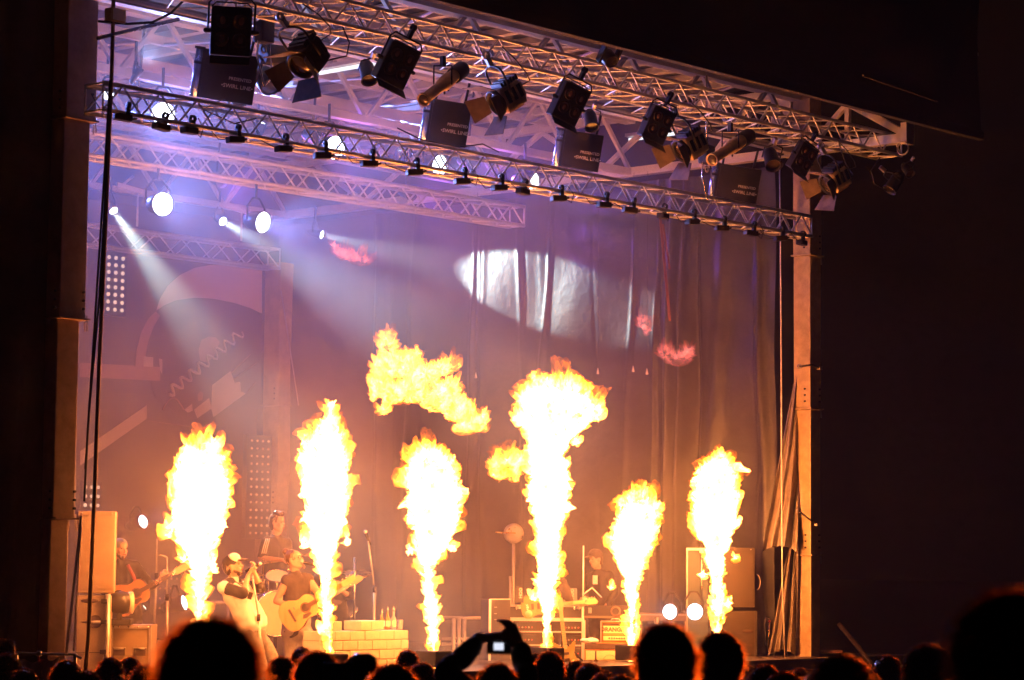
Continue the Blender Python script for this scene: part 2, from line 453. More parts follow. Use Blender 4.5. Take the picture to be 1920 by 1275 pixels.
post('roof_post', 'grey steel roof post at the left edge of the stage beside the black wing drape', xl0 - .05, xl1, YL, YL + .4,
     [at(150, 975, Y=YL).z, at(150, 600, Y=YL).z, at(150, 225, Y=YL).z], 9.6, 0.055, 0, 1, 'galv_shaded')
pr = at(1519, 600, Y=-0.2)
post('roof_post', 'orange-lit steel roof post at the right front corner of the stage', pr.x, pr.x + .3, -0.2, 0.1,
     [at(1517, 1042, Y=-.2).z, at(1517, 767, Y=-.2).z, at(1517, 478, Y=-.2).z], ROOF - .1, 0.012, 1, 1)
pk = at(500, 700, X=W)
post('roof_post', 'pale steel roof post at the far right rear corner beside the printed backdrop', W - .25, W + .2, D - .55, D - .15,
     [2.2, 4.0], at(505, 500, X=W).z + .02, 0.01, 1, 1)

# ------------------------------------------------------------------ wing drape, side tarpaulin, backdrop
mb = MB()
xw = at(135, 500, Y=0.4).x
rows = []
for i in range(90):
    x = xw - i * 0.06
    y = 0.42 + 0.025 * math.sin(i * .9) + 0.03 * math.sin(i * .37 + 1) + .012 * i * .1
    rows.append([(x + 0.02 * math.sin(z * .7 + i), y + 0.012 * math.sin(z * 1.3 + i * .5), z) for z in np.linspace(-1.05, 9.4, 26)])
mb.grid(rows)
d_ = part('wing_drape', mb, 'drape'); tag(d_, 'tall black wing drape covering the left side of the stage front', 'drape')

# side tarpaulin: hangs along the right side of the stage, with pleats
def fold(y, yc, w, h): return h * math.exp(-((y - yc) / w) ** 2)
pleats = [(random.uniform(.4, D), random.uniform(.03, .12), random.uniform(-.025, .03), random.uniform(-.35, .35)) for _ in range(13)]
pleats += [(2.3, .09, -.26, .02), (2.08, .06, -.24, .03), (1.9, .07, .1, 0), (2.55, .05, -.16, .1), (1.3, .16, -.1, .5), (.8, .1, -.08, -.3), (5.5, .07, -.05, -.3), (4.75, .06, -.05, .5), (6.45, .05, -.05, .1), (3.0, .06, -.03, .4), (7.7, .14, -.12, .1), (8.6, .12, -.13, -.25), (2.4, .09, -.1, .15)]
ZT = at(1300, 330, X=W).z
def tarp_x(y, z):
    x = W + 0.03 * math.sin(y * 1.3) + 0.02 * math.sin(z * 2.1 + y * 3)
    k = (ZT - z) / ZT
    for yc, w_, h_, sl in pleats:
        x += fold(y, yc + sl * k, w_ * (0.6 + 0.9 * k), h_ * (0.35 + 0.65 * math.sin(min(1, k * 1.4) * math.pi / 2)))
    x += (.022 if y > 2.7 else .05) * mnoise.noise(Vector((y * .8 + z * .25, z * .35, 3.1))) + (.009 if y > 2.7 else .02) * mnoise.noise(Vector((y * 2.6 - z * .9, z * .9, 7.7)))
    return x
ny, nz = 460, 36
mb = MB(); mb.grid([[(tarp_x(y, z), y, z) for z in np.linspace(ZT, -0.02, nz)] for y in np.linspace(0.42, D - .2, ny)])
tp = part('side_tarpaulin', mb, 'tarp'); tag(tp, 'dark creased tarpaulin hanging along the right side of the stage', 'tarpaulin')
# gathered tarpaulin tied back to the front post
def gathered(label, hook, low, spread, n, seed, col):
    r2 = random.Random(seed); rows = []
    for i in range(n):
        u = i / (n - 1); row = []
        for k in range(22):
            q = k / 21.0
            sp = spread * (0.07 + 0.93 * q ** 0.9)
            c = Vector(hook).lerp(Vector(low), q)
            off = (u - .5) * sp
            fz = 0.06 * (0.25 + q) * math.sin(u * 15 + 1.6 * math.sin(q * 3 + seed) + 2 * u * u) + 0.06 * math.sin(u * 6 + seed + q * 2.4) + .02 * mnoise.noise(Vector((u * 9, q * 6, seed)))
            row.append((c.x - off * .55 + fz * .6, c.y + off * .6 + fz * .4, c.z - 0.25 * abs(u - .5) * q + 0.02 * math.sin(u * 9)))
        rows.append(row)
    mb = MB(); mb.grid(rows); g = part('tied_tarpaulin', mb, col); tag(g, label, 'tarpaulin', 'tarpaulin ends tied back to the right post')
hk1 = at(1497, 688, Y=.06); hk2 = at(1496, 955, Y=.04)
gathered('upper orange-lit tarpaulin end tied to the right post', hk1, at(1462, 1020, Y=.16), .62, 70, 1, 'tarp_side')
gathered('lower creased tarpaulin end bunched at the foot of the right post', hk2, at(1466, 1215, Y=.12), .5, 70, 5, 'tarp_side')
for lab, a, b, c in (('upper tie hook holding the tarpaulin to the right post', (1499, 687), (1522, 684), (1537, 690)), ('lower tie hook holding the tarpaulin to the right post', (1498, 958), (1515, 972), (1532, 983))):
    p0, p1, p2 = at(*a, Y=-.1), at(*b, Y=-.27), at(*c, Y=-.24)
    t = thing('tie_hook', lab, 'hook', p0, 'tie hooks on the right post')
    part('hook_rod', MB().tube([p0, p1, p2], .014, 8), 'black', t)
    part('hook_ring', MB().lathe(p0, (1, .5, .2), [(.03, -.01), (.04, 0), (.03, .01), (.022, 0), (.03, -.01)], 14), 'steel', t)
    part('hook_clamp', MB().box(p2, (.06, .05, .05)), 'steel', t)

# printed backdrop on the rear wall
YB = D - .05
bd = thing('backdrop', 'printed backdrop with a pink arch and zigzag line on the rear wall', 'backdrop', (8, YB, 0))
mb = MB(); mb.grid([[(x, YB + .012 * math.sin(x * 3), z) for z in np.linspace(0, 7.2, 20)] for x in np.linspace(-4, W - .28, 70)])
part('backdrop_cloth', mb, 'bd_dark', bd)
def bdshape(name, pix, m_, lift, dep=.004):
    pts = [at(x, y, Y=YB - lift) for x, y in pix]
    mb = MB(); mb.prism([(p.x, p.z) for p in pts], Matrix(((1, 0, 0, 0), (0, 0, -1, YB - lift), (0, 1, 0, 0), (0, 0, 0, 1))), dep)
    return part(name, mb, m_, bd)
bdshape('printed_disc', [(290 + 0, 600), (300, 575), (330, 560), (365, 556), (410, 560), (455, 574), (490, 592), (490, 760), (460, 790), (400, 790), (330, 775), (290, 745), (276, 690), (280, 640)], 'bd_dark', .03)
bdshape('printed_arch', [(293, 582), (300, 560), (315, 535), (338, 515), (365, 502), (395, 497), (440, 497), (491, 503), (491, 588), (470, 578), (440, 568), (400, 560), (365, 558), (330, 563), (308, 572)], 'bd_pink', .05)
bdshape('printed_ring', [(253, 690), (256, 655), (265, 622), (278, 598), (292, 584), (300, 592), (288, 612), (278, 640), (273, 665), (272, 690)], 'bd_salmon', .05)
bdshape('printed_band', [(150, 680), (300, 688), (300, 714), (150, 707)], 'bd_salmon', .035)
bdshape('printed_window', [(269, 668), (287, 670), (287, 688), (269, 687)], 'bd_cream', .06)
bdshape('printed_window', [(298, 672), (304, 674), (304, 702), (300, 694)], 'bd_cream', .06)
bdshape('printed_bar', [(150, 873), (150, 846), (275, 760), (275, 785)], 'bd_cream', .06)
bdshape('printed_figure', [(372, 655), (378, 637), (392, 631), (405, 633), (412, 642), (405, 655), (402, 668), (388, 680), (375, 676)], 'bd_salmon', .055)
bdshape('printed_card', [(398, 722), (432, 696), (440, 718), (450, 716), (452, 734), (460, 738), (400, 782), (396, 766)], 'bd_cream', .055)
bdshape('printed_card', [(364, 768), (392, 746), (396, 766), (370, 784)], 'bd_cream', .056)
bdshape('printed_card', [(346, 768), (360, 757), (361, 770), (352, 774)], 'bd_cream', .057)
bdshape('printed_blot', [(370, 740), (376, 733), (381, 738), (379, 750), (372, 752)], 'bd_salmon', .058)
for a, b in (((433, 700), (470, 664)), ((436, 712), (482, 680)), ((462, 738), (480, 716))):
    pa, pb = at(*a, Y=YB - .055), at(*b, Y=YB - .055); mb = MB(); mb.beam(pa, pb, .006, .02, (0, 1, 0)); part('printed_stroke', mb, 'bd_salmon', bd)
zig = []
for k in range(61):
    q = k / 60.0; x = 316 + q * 138; y = 738 - q * 116
    a = math.sin(q * 8.5 * 2 * math.pi) * 9; zig.append(at(x + a * .62, y + a * .8, Y=YB - .06))
part('printed_zigzag', MB().tube(zig, [.016 + .012 * (1 - i / 60) for i in range(61)], 6), 'bd_cream', bd)
arc = [at(305 + 40 * q, 768 - 22 * math.sin(q * math.pi), Y=YB - .05) for q in np.linspace(0, 1, 14)]
part('printed_curve', MB().tube(arc, .012, 6), 'bd_salmon', bd)
part('printed_stroke', MB().beam(at(278, 789, Y=YB - .05), at(400, 806, Y=YB - .05), .006, .02, (0, 1, 0)), 'bd_salmon', bd)
# wire brace beside the rear post
part('brace_wire', MB().tube([at(527, 545, Y=D - .7), at(560, 760, Y=D - 1.1)], .012, 6), 'steel', None)
tag(bpy.data.objects['brace_wire'], 'thin slanting steel brace beside the rear corner post', 'brace')

# LED columns
def led_column(label, px0, px1, py0, py1, nc, nr, Y, rad, m_, body=True):
    a = at(px0, py0, Y=Y); b = at(px1, py1, Y=Y)
    t = thing('led_column', label, 'stage light', ((a.x + b.x) / 2, Y, b.z), 'led columns in front of the backdrop')
    if body:
        mb = MB(); mb.box(((a.x + b.x) / 2, Y + .06, (a.z + b.z) / 2), (abs(b.x - a.x) + .2, .1, abs(a.z - b.z) + .2), bevel=.01); part('column_body', mb, 'black', t)
    mb0 = MB(); mb0.lathe((0, 0, 0), (0, -1, 0), [(rad * 1.5, 0), (rad * 1.5, .015), (rad, .02), (0.001, .026)], 10)
    me = mb0.mesh('lamp'); mset(me, m_)
    for i in range(nr):
        for j in range(nc):
            q = link('lamp', me, t)
            q.location = Vector((a.x + (b.x - a.x) * j / max(1, nc - 1), Y, a.z + (b.z - a.z) * i / max(1, nr - 1))) - WL[t.name]
    return t
led_column('bright dotted led column high beside the hanging cables on the left', 204, 228, 482, 582, 3, 8, 10.6, .022, 'led_dot')
led_column('dotted led column low on the left above the tall loudspeaker', 160, 183, 913, 948, 3, 3, 10.6, .02, 'led_dot')
M['led_dim'] = emit('led_dot_dim', (1.0, 0.5, 0.22), 0.5)
led_column('faint dotted led column behind the drummer', 472, 500, 826, 1000, 4, 13, 10.2, .014, 'led_dim')
led_column('faint dotted led column behind the bearded guitarist', 300, 330, 1085, 1140, 4, 4, 9.9, .012, 'led_dim')

# ------------------------------------------------------------------ trusses
def truss(name, label, p0, p1, w, h, pitch, m_='alu', r=.025, rb=.0125, faces=('front', 'back', 'bottom', 'top'), group='aluminium trusses'):
    """box truss: p0, p1 = ends of the top front chord; the back chords lie at +Y"""
    p0, p1 = Vector(p0), Vector(p1); t = thing(name, label, 'truss', (p0 + p1) / 2 - Vector((0, 0, h)), group)
    dv = (p1 - p0).normalized(); Lt = (p1 - p0).length; side = Vector((0, 1, 0)) if abs(dv.y) < .7 else Vector((1, 0, 0)); up = Vector((0, 0, 1))
    corners = {'tf': Vector((0, 0, 0)), 'bf': -up * h, 'tb': side * w, 'bb': side * w - up * h}
    for k, o_ in corners.items():
        part('chord', MB().tube([p0 + o_, p1 + o_], r, 10), m_, t)
    n = max(1, int(round(Lt / pitch))); st = Lt / n
    def braces(o1, o2, key, zz=True):
        L = ((dv * st / 2) + (o2 - o1)).length
        kk = (name, round(L, 3), round(rb, 4), m_)
        if kk not in CACHE:
            mbb = MB(); mbb.tube([(0, 0, -L / 2), (0, 0, L / 2)], rb, 6, False); me = mbb.mesh('brace'); mset(me, m_); CACHE[kk] = me
        for i in range(2 * n):
            a = p0 + dv * (st / 2 * i) + (o1 if i % 2 == 0 else o2); b = p0 + dv * (st / 2 * (i + 1)) + (o2 if i % 2 == 0 else o1)
            if not zz and i % 2: continue
            o = link('brace', CACHE[kk], t); z = (b - a).normalized(); x = z.orthogonal().normalized(); y = z.cross(x)
            mm = Matrix((x, y, z)).transposed().to_4x4(); mm.translation = (a + b) / 2 - WL[t.name]; o.matrix_local = mm
    c = corners
    if 'front' in faces: braces(c['bf'], c['tf'], 'f')
    if 'back' in faces: braces(c['bb'], c['tb'], 'b')
    if 'bottom' in faces: braces(c['bf'], c['bb'], 'd')
    if 'top' in faces: braces(c['tb'], c['tf'], 't', False)
    for e in (p0, p1):
        mb = MB()
        for a, b in (('tf', 'bf'), ('bf', 'bb'), ('bb', 'tb'), ('tb', 'tf')): mb.tube([e + c[a], e + c[b]], rb, 6)
        part('end_frame', mb, m_, t)
    return t
# lower front truss, from inside the left post to the right post
lt0, lt1 = at(194, 154.5, Y=-.3), at(1522, 406, Y=-.3)
zl = (lt0.z + lt1.z) / 2; LOWX1 = lt1.x
truss('truss', 'lower front truss with the row of small floodlights clipped under it', (lt0.x, -.3, lt0.z), (lt1.x, -.3, lt1.z), .3, .29, .53)
ut1 = at(1690, 257, Y=-1.5)
UZ = ut1.z
truss('truss', 'upper front truss carrying the barndoor lamps and four-cell blinders, jutting past the right post', (-1.5, -1.5, UZ), (ut1.x, -1.5, UZ), .42, .27, .5, r=.024)
t2 = at(1030, 176, Y=-.1)
truss('truss', 'second truss hidden just behind the upper front truss', (-1.5, -.55, t2.z + .3), (13.0, -.55, t2.z + .3), .5, .3, .62, rb=.011, faces=('front', 'bottom'))
mt1 = at(983, 388, X=W - .5)
truss('truss', 'middle truss inside the stage ending in mid air over the flames', (-2.5, mt1.y, mt1.z), (mt1.x, mt1.y, mt1.z), .3, .30, .62, m_='alu_pale', r=.03, rb=.015)
rt1 = at(525, 468, X=W - .35)
truss('truss', 'rear truss above the printed backdrop', (-3.5, rt1.y, rt1.z), (rt1.x, rt1.y, rt1.z), .3, .33, .8, m_='alu_pale', r=.027, rb=.014, faces=('front', 'back'))
# broken bits of further rigging at the back: short hung frames
for lab, (xa, ya), (xb, yb_), (xc, yc_) in (('short hanging frame high at the left rear', (219, 346), (268, 360), (250, 330)), ('short hanging frame above the second white lamp', (410, 383), (462, 397), (446, 340))):
    Y = 8.6; a, b, c_ = at(xa, ya, Y=Y), at(xb, yb_, Y=Y), at(xc, yc_, Y=Y)
    t = thing('lamp_bracket', lab, 'lamp bracket', b, 'small hanging frames')
    part('frame_bar', MB().beam(a, b, .05, .07), 'alu_pale', t); part('frame_brace', MB().tube([a + Vector((.1, 0, 0)), c_], .02, 6), 'alu_pale', t)
    part('frame_hanger', MB().tube([b + Vector((-.1, 0, 0)), (b.x - .1, Y, 6.4)], .018, 6), 'alu_pale', t)

# ------------------------------------------------------------------ roof
rf = thing('stage_roof', 'sloping stage roof with bare purlins and a dark front valance', 'roof', (W / 2, 3, ROOF))
fe = at(1840, 263, Y=-2.9)
part('roof_sheet', MB().box((W / 2 - 1.3, (D - 2.6) / 2, ROOF + .06), (W + 3.4, D + 3.0, .05)), 'roof', rf)
pm = None
for i in range(24):
    x = -2.6 + i * .68
    mb = MB(); mb.box((0, 0, 0), (.13, D + 2.7, .1))
    if pm is None: pm = mb.mesh('purlin'); mset(pm, 'purlin')
    o = link('purlin', pm, rf); o.location = Vector((x, (D - 2.7) / 2, ROOF - .03)) - WL[rf.name]
for y in (-1.9, 1.4, 4.8, 7.6, 10.4):
    part('cross_rail', MB().box((W / 2 - 1.2, y, ROOF - .14), (W + 3.0, .09, .12)), 'purlin', rf)
part('fascia', MB().box((fe.x / 2 - 3, -2.9, fe.z + .06), (fe.x + 6, .1, .12)), 'valance', rf)
P = []
for i in range(60):
    x = -6 + (fe.x + 6) * i / 59.0
    P.append([(x + (-.9 * q if i == 59 else 0), -2.92 - .35 * q + .02 * math.sin(i * 1.1), fe.z + .1 + 3.4 * q) for q in np.linspace(0, 1, 8)])
part('valance', MB().grid(P), 'valance', rf)
va, vb = at(1618, 141, Y=-3.32), at(1757, 189, Y=-3.32)
part('valance_batten', MB().beam(va, vb, .03, .03), 'valance', rf)

for i in range(9):
    for y0_, y1_ in ((-1.9, 1.4), (1.4, 4.8), (4.8, 7.6), (7.6, 10.4)):
        xa_ = -1.2 + 1.6 * i; sg = 1 if (i + int(y0_)) % 2 else -1
        part('brace_rod', MB().tube([(xa_, y0_, ROOF - .19), (xa_ + sg * 1.4, y1_, ROOF - .19)], .022, 6), 'purlin', rf)
Hb = at(1490, 285, X=W + .02).z
def roof_truss(label, y, x0, x1, zb, zt, pitch, wide=.13):
    t = thing('roof_truss', label, 'roof truss', ((x0 + x1) / 2, y, zb), 'roof trusses across the stage')
    part('bottom_chord', MB().box(((x0 + x1) / 2, y, zb), (x1 - x0, wide, .1)), 'purlin', t)
    part('top_chord', MB().box(((x0 + x1) / 2, y, zt), (x1 - x0, wide + .06, .16)), 'purlin', t)
    n = int((x1 - x0) / pitch); st = (x1 - x0) / n
    L = math.hypot(st / 2, zt - zb); key = ('web', round(L, 2))
    if key not in CACHE:
        mbb = MB(); mbb.box((0, 0, 0), (.055, .055, L - .06)); me = mbb.mesh('web'); mset(me, 'purlin'); CACHE[key] = me
    for i in range(2 * n):
        xa = x0 + st / 2 * i; za, zb_ = (zb, zt) if i % 2 == 0 else (zt, zb)
        o = link('web', CACHE[key], t); ang = math.atan2(st / 2, (zb_ - za))
        o.location = Vector((xa + st / 4, y, (za + zb_) / 2)) - WL[t.name]; o.rotation_euler = (0, ang, 0)
    return t
yb1 = at(1182, 322, X=W).y
roof_truss('roof truss directly above the front posts', .05, -2.5, W + .1, Hb, ROOF - .25, 1.55)
roof_truss('roof truss with broad pale chords above the middle of the stage', yb1, -2.5, W, Hb, ROOF - .25, 1.45)
roof_truss('roof truss deep in the blue haze', yb1 * 1.85, -3.5, W, Hb, ROOF - .25, 1.45)
roof_truss('rearmost roof truss half lost in the haze', D - .4, -4, W, Hb, ROOF - .25, 1.45)

# side beam with its webs, running from the rear to a bracket in front of the right post
sb = thing('side_roof_beam', 'pale roof beam along the right side that juts out past the right post', 'roof beam', (W, 5, Hb))
ye = at(1700, 240, X=W + .05)
part('lower_beam', MB().box((W + .02, (D - .1 + ye.y) / 2, Hb - .0), (.16, D - .1 - ye.y, .13)), 'alu_pale', sb)
part('upper_beam', MB().box((W + .02, D / 2 - .1, ROOF - .2), (.16, D + .3, .13)), 'alu_pale', sb)
part('slanted_end', MB().beam((W + .02, ye.y, Hb + .06), (W + .02, -.5, ROOF - .26), .1, .1), 'alu_pale', sb)
part('end_cap', MB().box((W + .02, ye.y - .03, Hb + .06), (.2, .1, .3)), 'alu_pale', sb)
part('end_ring', MB().lathe((W - .08, ye.y - .02, Hb - .16), (1, 0, 0), [(.09, -.015), (.105, 0), (.09, .015), (.078, 0), (.09, -.015)], 18), 'alu_pale', sb)
for ya, yb2 in ((-.85, -.85), (-.2, -1.1), (1.6, .9), (1.6, 2.6), (3.8, 2.6), (3.8, 5), (6.4, 5), (6.4, 7.6), (9, 7.6), (9, 10.2)):
    part('web', MB().beam((W + .02, ya, Hb + .06), (W + .02, yb2, ROOF - .26), .07, .07, (1, 0, 0)), 'alu_pale', sb)
part('head_plate', MB().box((pr.x + .15, .32, (Hb + ROOF) / 2 - .1), (.3, .36, ROOF - Hb - .2)), 'alu_pale', sb)
# ------------------------------------------------------------------ lamps: helpers
def spot(name, loc, target, power, col, angle, blend=.4, radius=.05):
    l = bpy.data.lights.new(name, 'SPOT'); l.energy = power; l.color = col; l.spot_size = math.radians(angle); l.spot_blend = blend; l.shadow_soft_size = radius
    o = bpy.data.objects.new(name, l); C.objects.link(o); o.location = loc
    o.rotation_euler = (Vector(target) - Vector(loc)).to_track_quat('-Z', 'Y').to_euler()
    return o
def point(name, loc, power, col, radius=.15):
    l = bpy.data.lights.new(name, 'POINT'); l.energy = power; l.color = col; l.shadow_soft_size = radius
    o = bpy.data.objects.new(name, l); C.objects.link(o); o.location = loc
    return o

# ------------------------------------------------------------------ flames
NZ = 2.0
def flame_from(mb, mat_name, name, label, group, seed, base, voxel=.0125, a1=.07, a2=.05, top=None, cool_top=.42, heat0=1.0, sz=1.0, parent=None):
    me = remesh(mb, voxel, 4, .5)
    n = len(me.vertices); co = np.empty(n * 3); me.vertices.foreach_get('co', co); co = co.reshape(-1, 3)
    no = np.empty(n * 3); me.vertices.foreach_get('normal', no); no = no.reshape(-1, 3)
    z0, z1 = co[:, 2].min(), co[:, 2].max()
    out = np.empty(n); heat = np.empty(n); off = Vector((seed * 7.3, seed * 3.1, seed * 1.7))
    tb, fr = mnoise.turbulence, mnoise.fractal
    big = np.empty(n); grain = np.empty(n); fine = np.empty(n); lo = np.empty(n)
    for i in range(n):
        p = Vector(co[i]); q = Vector((p.x * sz, p.y * sz, p.z * .75 * sz)) + off
        lo[i] = mnoise.noise(q * 2.2)
        big[i] = tb(q * 4.5, 3, True)
        fine[i] = tb(q * 12.0, 3, True)
        grain[i] = tb(q * 26.0, 2, True)
    big = (big - big.mean()) / (big.std() + 1e-6); fine = (fine - fine.mean()) / (fine.std() + 1e-6)
    big = np.clip(big, -2.2, 2.4); fine = np.clip(fine, -2, 2.6); grain = np.clip((grain - grain.mean()) / (grain.std() + 1e-6), -2, 2.5)
    t = (co[:, 2] - z0) / (z1 - z0)
    amp = np.clip(t * 5, .35, 1)
    disp = (a1 * .5 * big + a2 * .6 * fine + .014 * grain + .06 * lo) * amp
    new = co + no * disp[:, None]
    new[:, 2] += np.clip(disp, -.03, .1) * .6
    h = heat0 - np.clip(big * .2 + fine * .17, -.1, .7)
    h -= cool_top * np.clip((t - .74) / .26, 0, 1) ** 1.2 * (1 + .4 * big)
    h -= .22 * np.clip((.10 - t) / .10, 0, 1)
    me.vertices.foreach_set('co', new.ravel())
    a = me.attributes.new('burn', 'FLOAT', 'POINT'); a.data.foreach_set('value', np.clip(h, 0, 1).astype(np.float32))
    me.update()
    o = mpart(name, me, mat_name, parent)
    return o if parent is not None else tag(o, label, 'flame', group)
TR = random.Random(17)
def ring_ells(rows, Y, lobes=(), flat=.85, tongues=0, k=1.0, cut=0.0, inset=.125):
    mb = MB()
    # rows: (py, left px, right px)
    rows = sorted(rows, key=lambda r: r[0]); py = np.array([r[0] for r in rows], float)
    for y in np.arange(py[0] + cut, py[-1] + 1, 7.0):
        l = np.interp(y, py, [r[1] for r in rows]); r_ = np.interp(y, py, [r[2] for r in rows])
        p = at((l + r_) / 2, y, Y=Y); s = depth_of(p) / F_PX; rad = max(.03, (r_ - l) / 2 * s - inset) * k
        hz = min(rad, .11)
        R = Matrix((RGT, FWD, Vector((0, 0, 1)))).transposed()
        mb.ell(p, (rad, rad * flat, hz), 16, R)
        if tongues:
            for q in range(tongues):
                if TR.random() > .8: continue
                a = TR.uniform(0, 6.283) if q else TR.choice((0, math.pi)) + TR.gauss(0, .5)
                o = R @ Vector((math.cos(a), math.sin(a) * flat, 0)); e = p + o * rad * .92; ln = TR.uniform(.05, .15) * min(1, rad * 4)
                u = TR.uniform(.1, 1.4); t1 = e + (o + Vector((0, 0, u * .6))) * ln * .6; t2 = t1 + (o * .5 + Vector((0, 0, u))) * ln * .7
                mb.cap(e - o * .03, t1, min(.06, rad * .5), .03, 8); mb.cap(t1, t2, .03, .007, 8)
    for (x, y, rx, ry) in lobes:
        p = at(x, y, Y=Y + random.uniform(-.15, .15)); s = depth_of(p) / F_PX; R = Matrix((RGT, FWD, Vector((0, 0, 1)))).transposed()
        mb.ell(p, (max(.03, rx * s - .02), max(.03, (rx + ry) / 2 * s - .02), max(.03, ry * s - .02)), 12, R)
    return mb
YF = .16
FL = [
 ('first flame from the left, square topped, between the bearded guitarist and the singer', 1,
  [(832, 340, 420), (850, 325, 428), (880, 312, 432), (915, 316, 436), (945, 314, 437), (985, 308, 434), (1010, 312, 425), (1030, 328, 412), (1060, 340, 405), (1100, 347, 400), (1140, 352, 394), (1175, 357, 390), (1215, 362, 386)],
  [(352, 838, 14, 18), (400, 838, 16, 18), (402, 1060, 10, 20), (345, 1045, 12, 16), (318, 1000, 12, 14)], 372),
 ('tall pointed flame hiding part of the woman with the yellow guitar', 2,
  [(752, 612, 632), (775, 598, 640), (800, 585, 652), (820, 568, 658), (845, 552, 662), (870, 549, 664), (905, 555, 664), (950, 560, 662), (985, 562, 660), (1010, 564, 650), (1045, 578, 642), (1090, 584, 636), (1120, 590, 632), (1160, 590, 634), (1190, 598, 630), (1225, 612, 628)],
  [(650, 1015, 8, 14), (570, 1020, 10, 12), (600, 1180, 10, 14)], 618),
 ('middle flame leaning right over the white block counter side', 3,
  [(836, 778, 815), (850, 760, 845), (875, 752, 862), (905, 750, 870), (935, 752, 875), (970, 756, 872), (1000, 762, 860), (1030, 764, 846), (1060, 776, 824), (1095, 781, 824), (1125, 782, 830), (1160, 788, 832), (1190, 796, 828), (1220, 802, 824), (1255, 809, 820)],
  [(752, 905, 9, 10), (770, 1030, 10, 10), (845, 1025, 10, 9), (766, 858, 9, 12)], 813),
 ('tallest flame with a mushroom cap in front of the rack cases', 4,
  [(712, 1018, 1085), (728, 985, 1108), (750, 962, 1120), (775, 965, 1128), (795, 970, 1118), (820, 980, 1085), (850, 985, 1072), (890, 984, 1075), (930, 980, 1076), (965, 986, 1076), (990, 994, 1066), (1025, 992, 1060), (1060, 996, 1060), (1090, 990, 1058), (1130, 998, 1054), (1165, 1004, 1046), (1195, 1010, 1040), (1220, 1014, 1036)],
  [(975, 785, 20, 20), (1060, 725, 25, 18), (1115, 765, 18, 26), (1080, 825, 14, 14), (985, 745, 18, 16), (1000, 1120, 12, 12), (1122, 783, 12, 8)], 1026),
 ('shorter flame with a ragged yellow crown above the orange amplifier', 5,
  [(918, 1180, 1222), (940, 1158, 1238), (965, 1148, 1248), (990, 1146, 1242), (1020, 1134, 1236), (1050, 1140, 1224), (1080, 1152, 1214), (1110, 1158, 1208), (1140, 1165, 1204), (1170, 1172, 1198), (1205, 1178, 1192), (1240, 1180, 1188)],
  [(1232, 950, 14, 14), (1165, 945, 12, 10), (1145, 1100, 6, 10)], 1184),
 ('rightmost flame in front of the grey upright panel', 6,
  [(852, 1335, 1368), (872, 1306, 1388), (895, 1292, 1396), (925, 1288, 1392), (960, 1287, 1394), (990, 1290, 1390), (1020, 1306, 1382), (1050, 1312, 1372), (1080, 1322, 1366), (1110, 1326, 1366), (1140, 1324, 1368), (1170, 1332, 1358), (1215, 1338, 1350)],
  [(1318, 1075, 7, 12), (1365, 1130, 8, 14), (1378, 1045, 6, 9)], 1344)]
ORANGE = (1.0, 0.22, 0.03)
FLAME_P = 78.0
def licks(rows, Y, n, seed, mat_name, label, group):
    """loose licks torn off a column"""
    r2 = random.Random(seed); mb = MB()
for lab, seed, rows, lobes, bx in FL:
    fo = flame_from(ring_ells(rows, YF, lobes, tongues=6), 'flame', 'flame', lab, 'stage flames', seed, None, a1=.075, a2=.06, heat0=.74, cool_top=.3)
    flame_from(ring_ells(rows, YF, lobes[:0], k=.93, cut=26.0 + 8 * (seed % 3), inset=.1), 'flame', 'flame_core', None, None, seed + 40, None, voxel=.018, a1=.04, a2=.035, heat0=1.0, cool_top=.2, parent=fo)
    r2 = random.Random(seed * 5)
    ps = [r[0] for r in rows]; hgt = ps[-1] - ps[0]
    for q, k in ((.25, 1.2), (.55, 1.0), (.82, .5)):
        y = ps[0] + hgt * q; row = min(rows, key=lambda r: abs(r[0] - y)); p = at((row[1] + row[2]) / 2, y, Y=YF)
        wpx = row[2] - row[1]
        point('flame_light', p, FLAME_P * k * (.35 + wpx / 110.0 * .65), ORANGE, .12)
    # flame machine
    b = at(bx, rows[-1][0] + 6, Y=YF)
    t = thing('flame_machine', 'low black flame machine below the ' + ('first flame from the left', 'second, pointed flame', 'third flame beside the block counter', 'tallest, mushroom-capped flame', 'shorter fifth flame by the amplifier', 'rightmost flame')[seed - 1], 'flame machine', (b.x, YF, 0), 'flame machines along the stage edge')
    part('machine_body', MB().box((b.x, YF, max(.12, b.z / 2 - .05)), (.3, .34, max(.2, b.z - .1)), bevel=.02), 'black', t)
    part('nozzle', MB().lathe((b.x, YF, b.z - .1), (0, 0, 1), [(.05, 0), (.05, .06), (.035, .09), (.02, .09)], 14), 'steel', t)
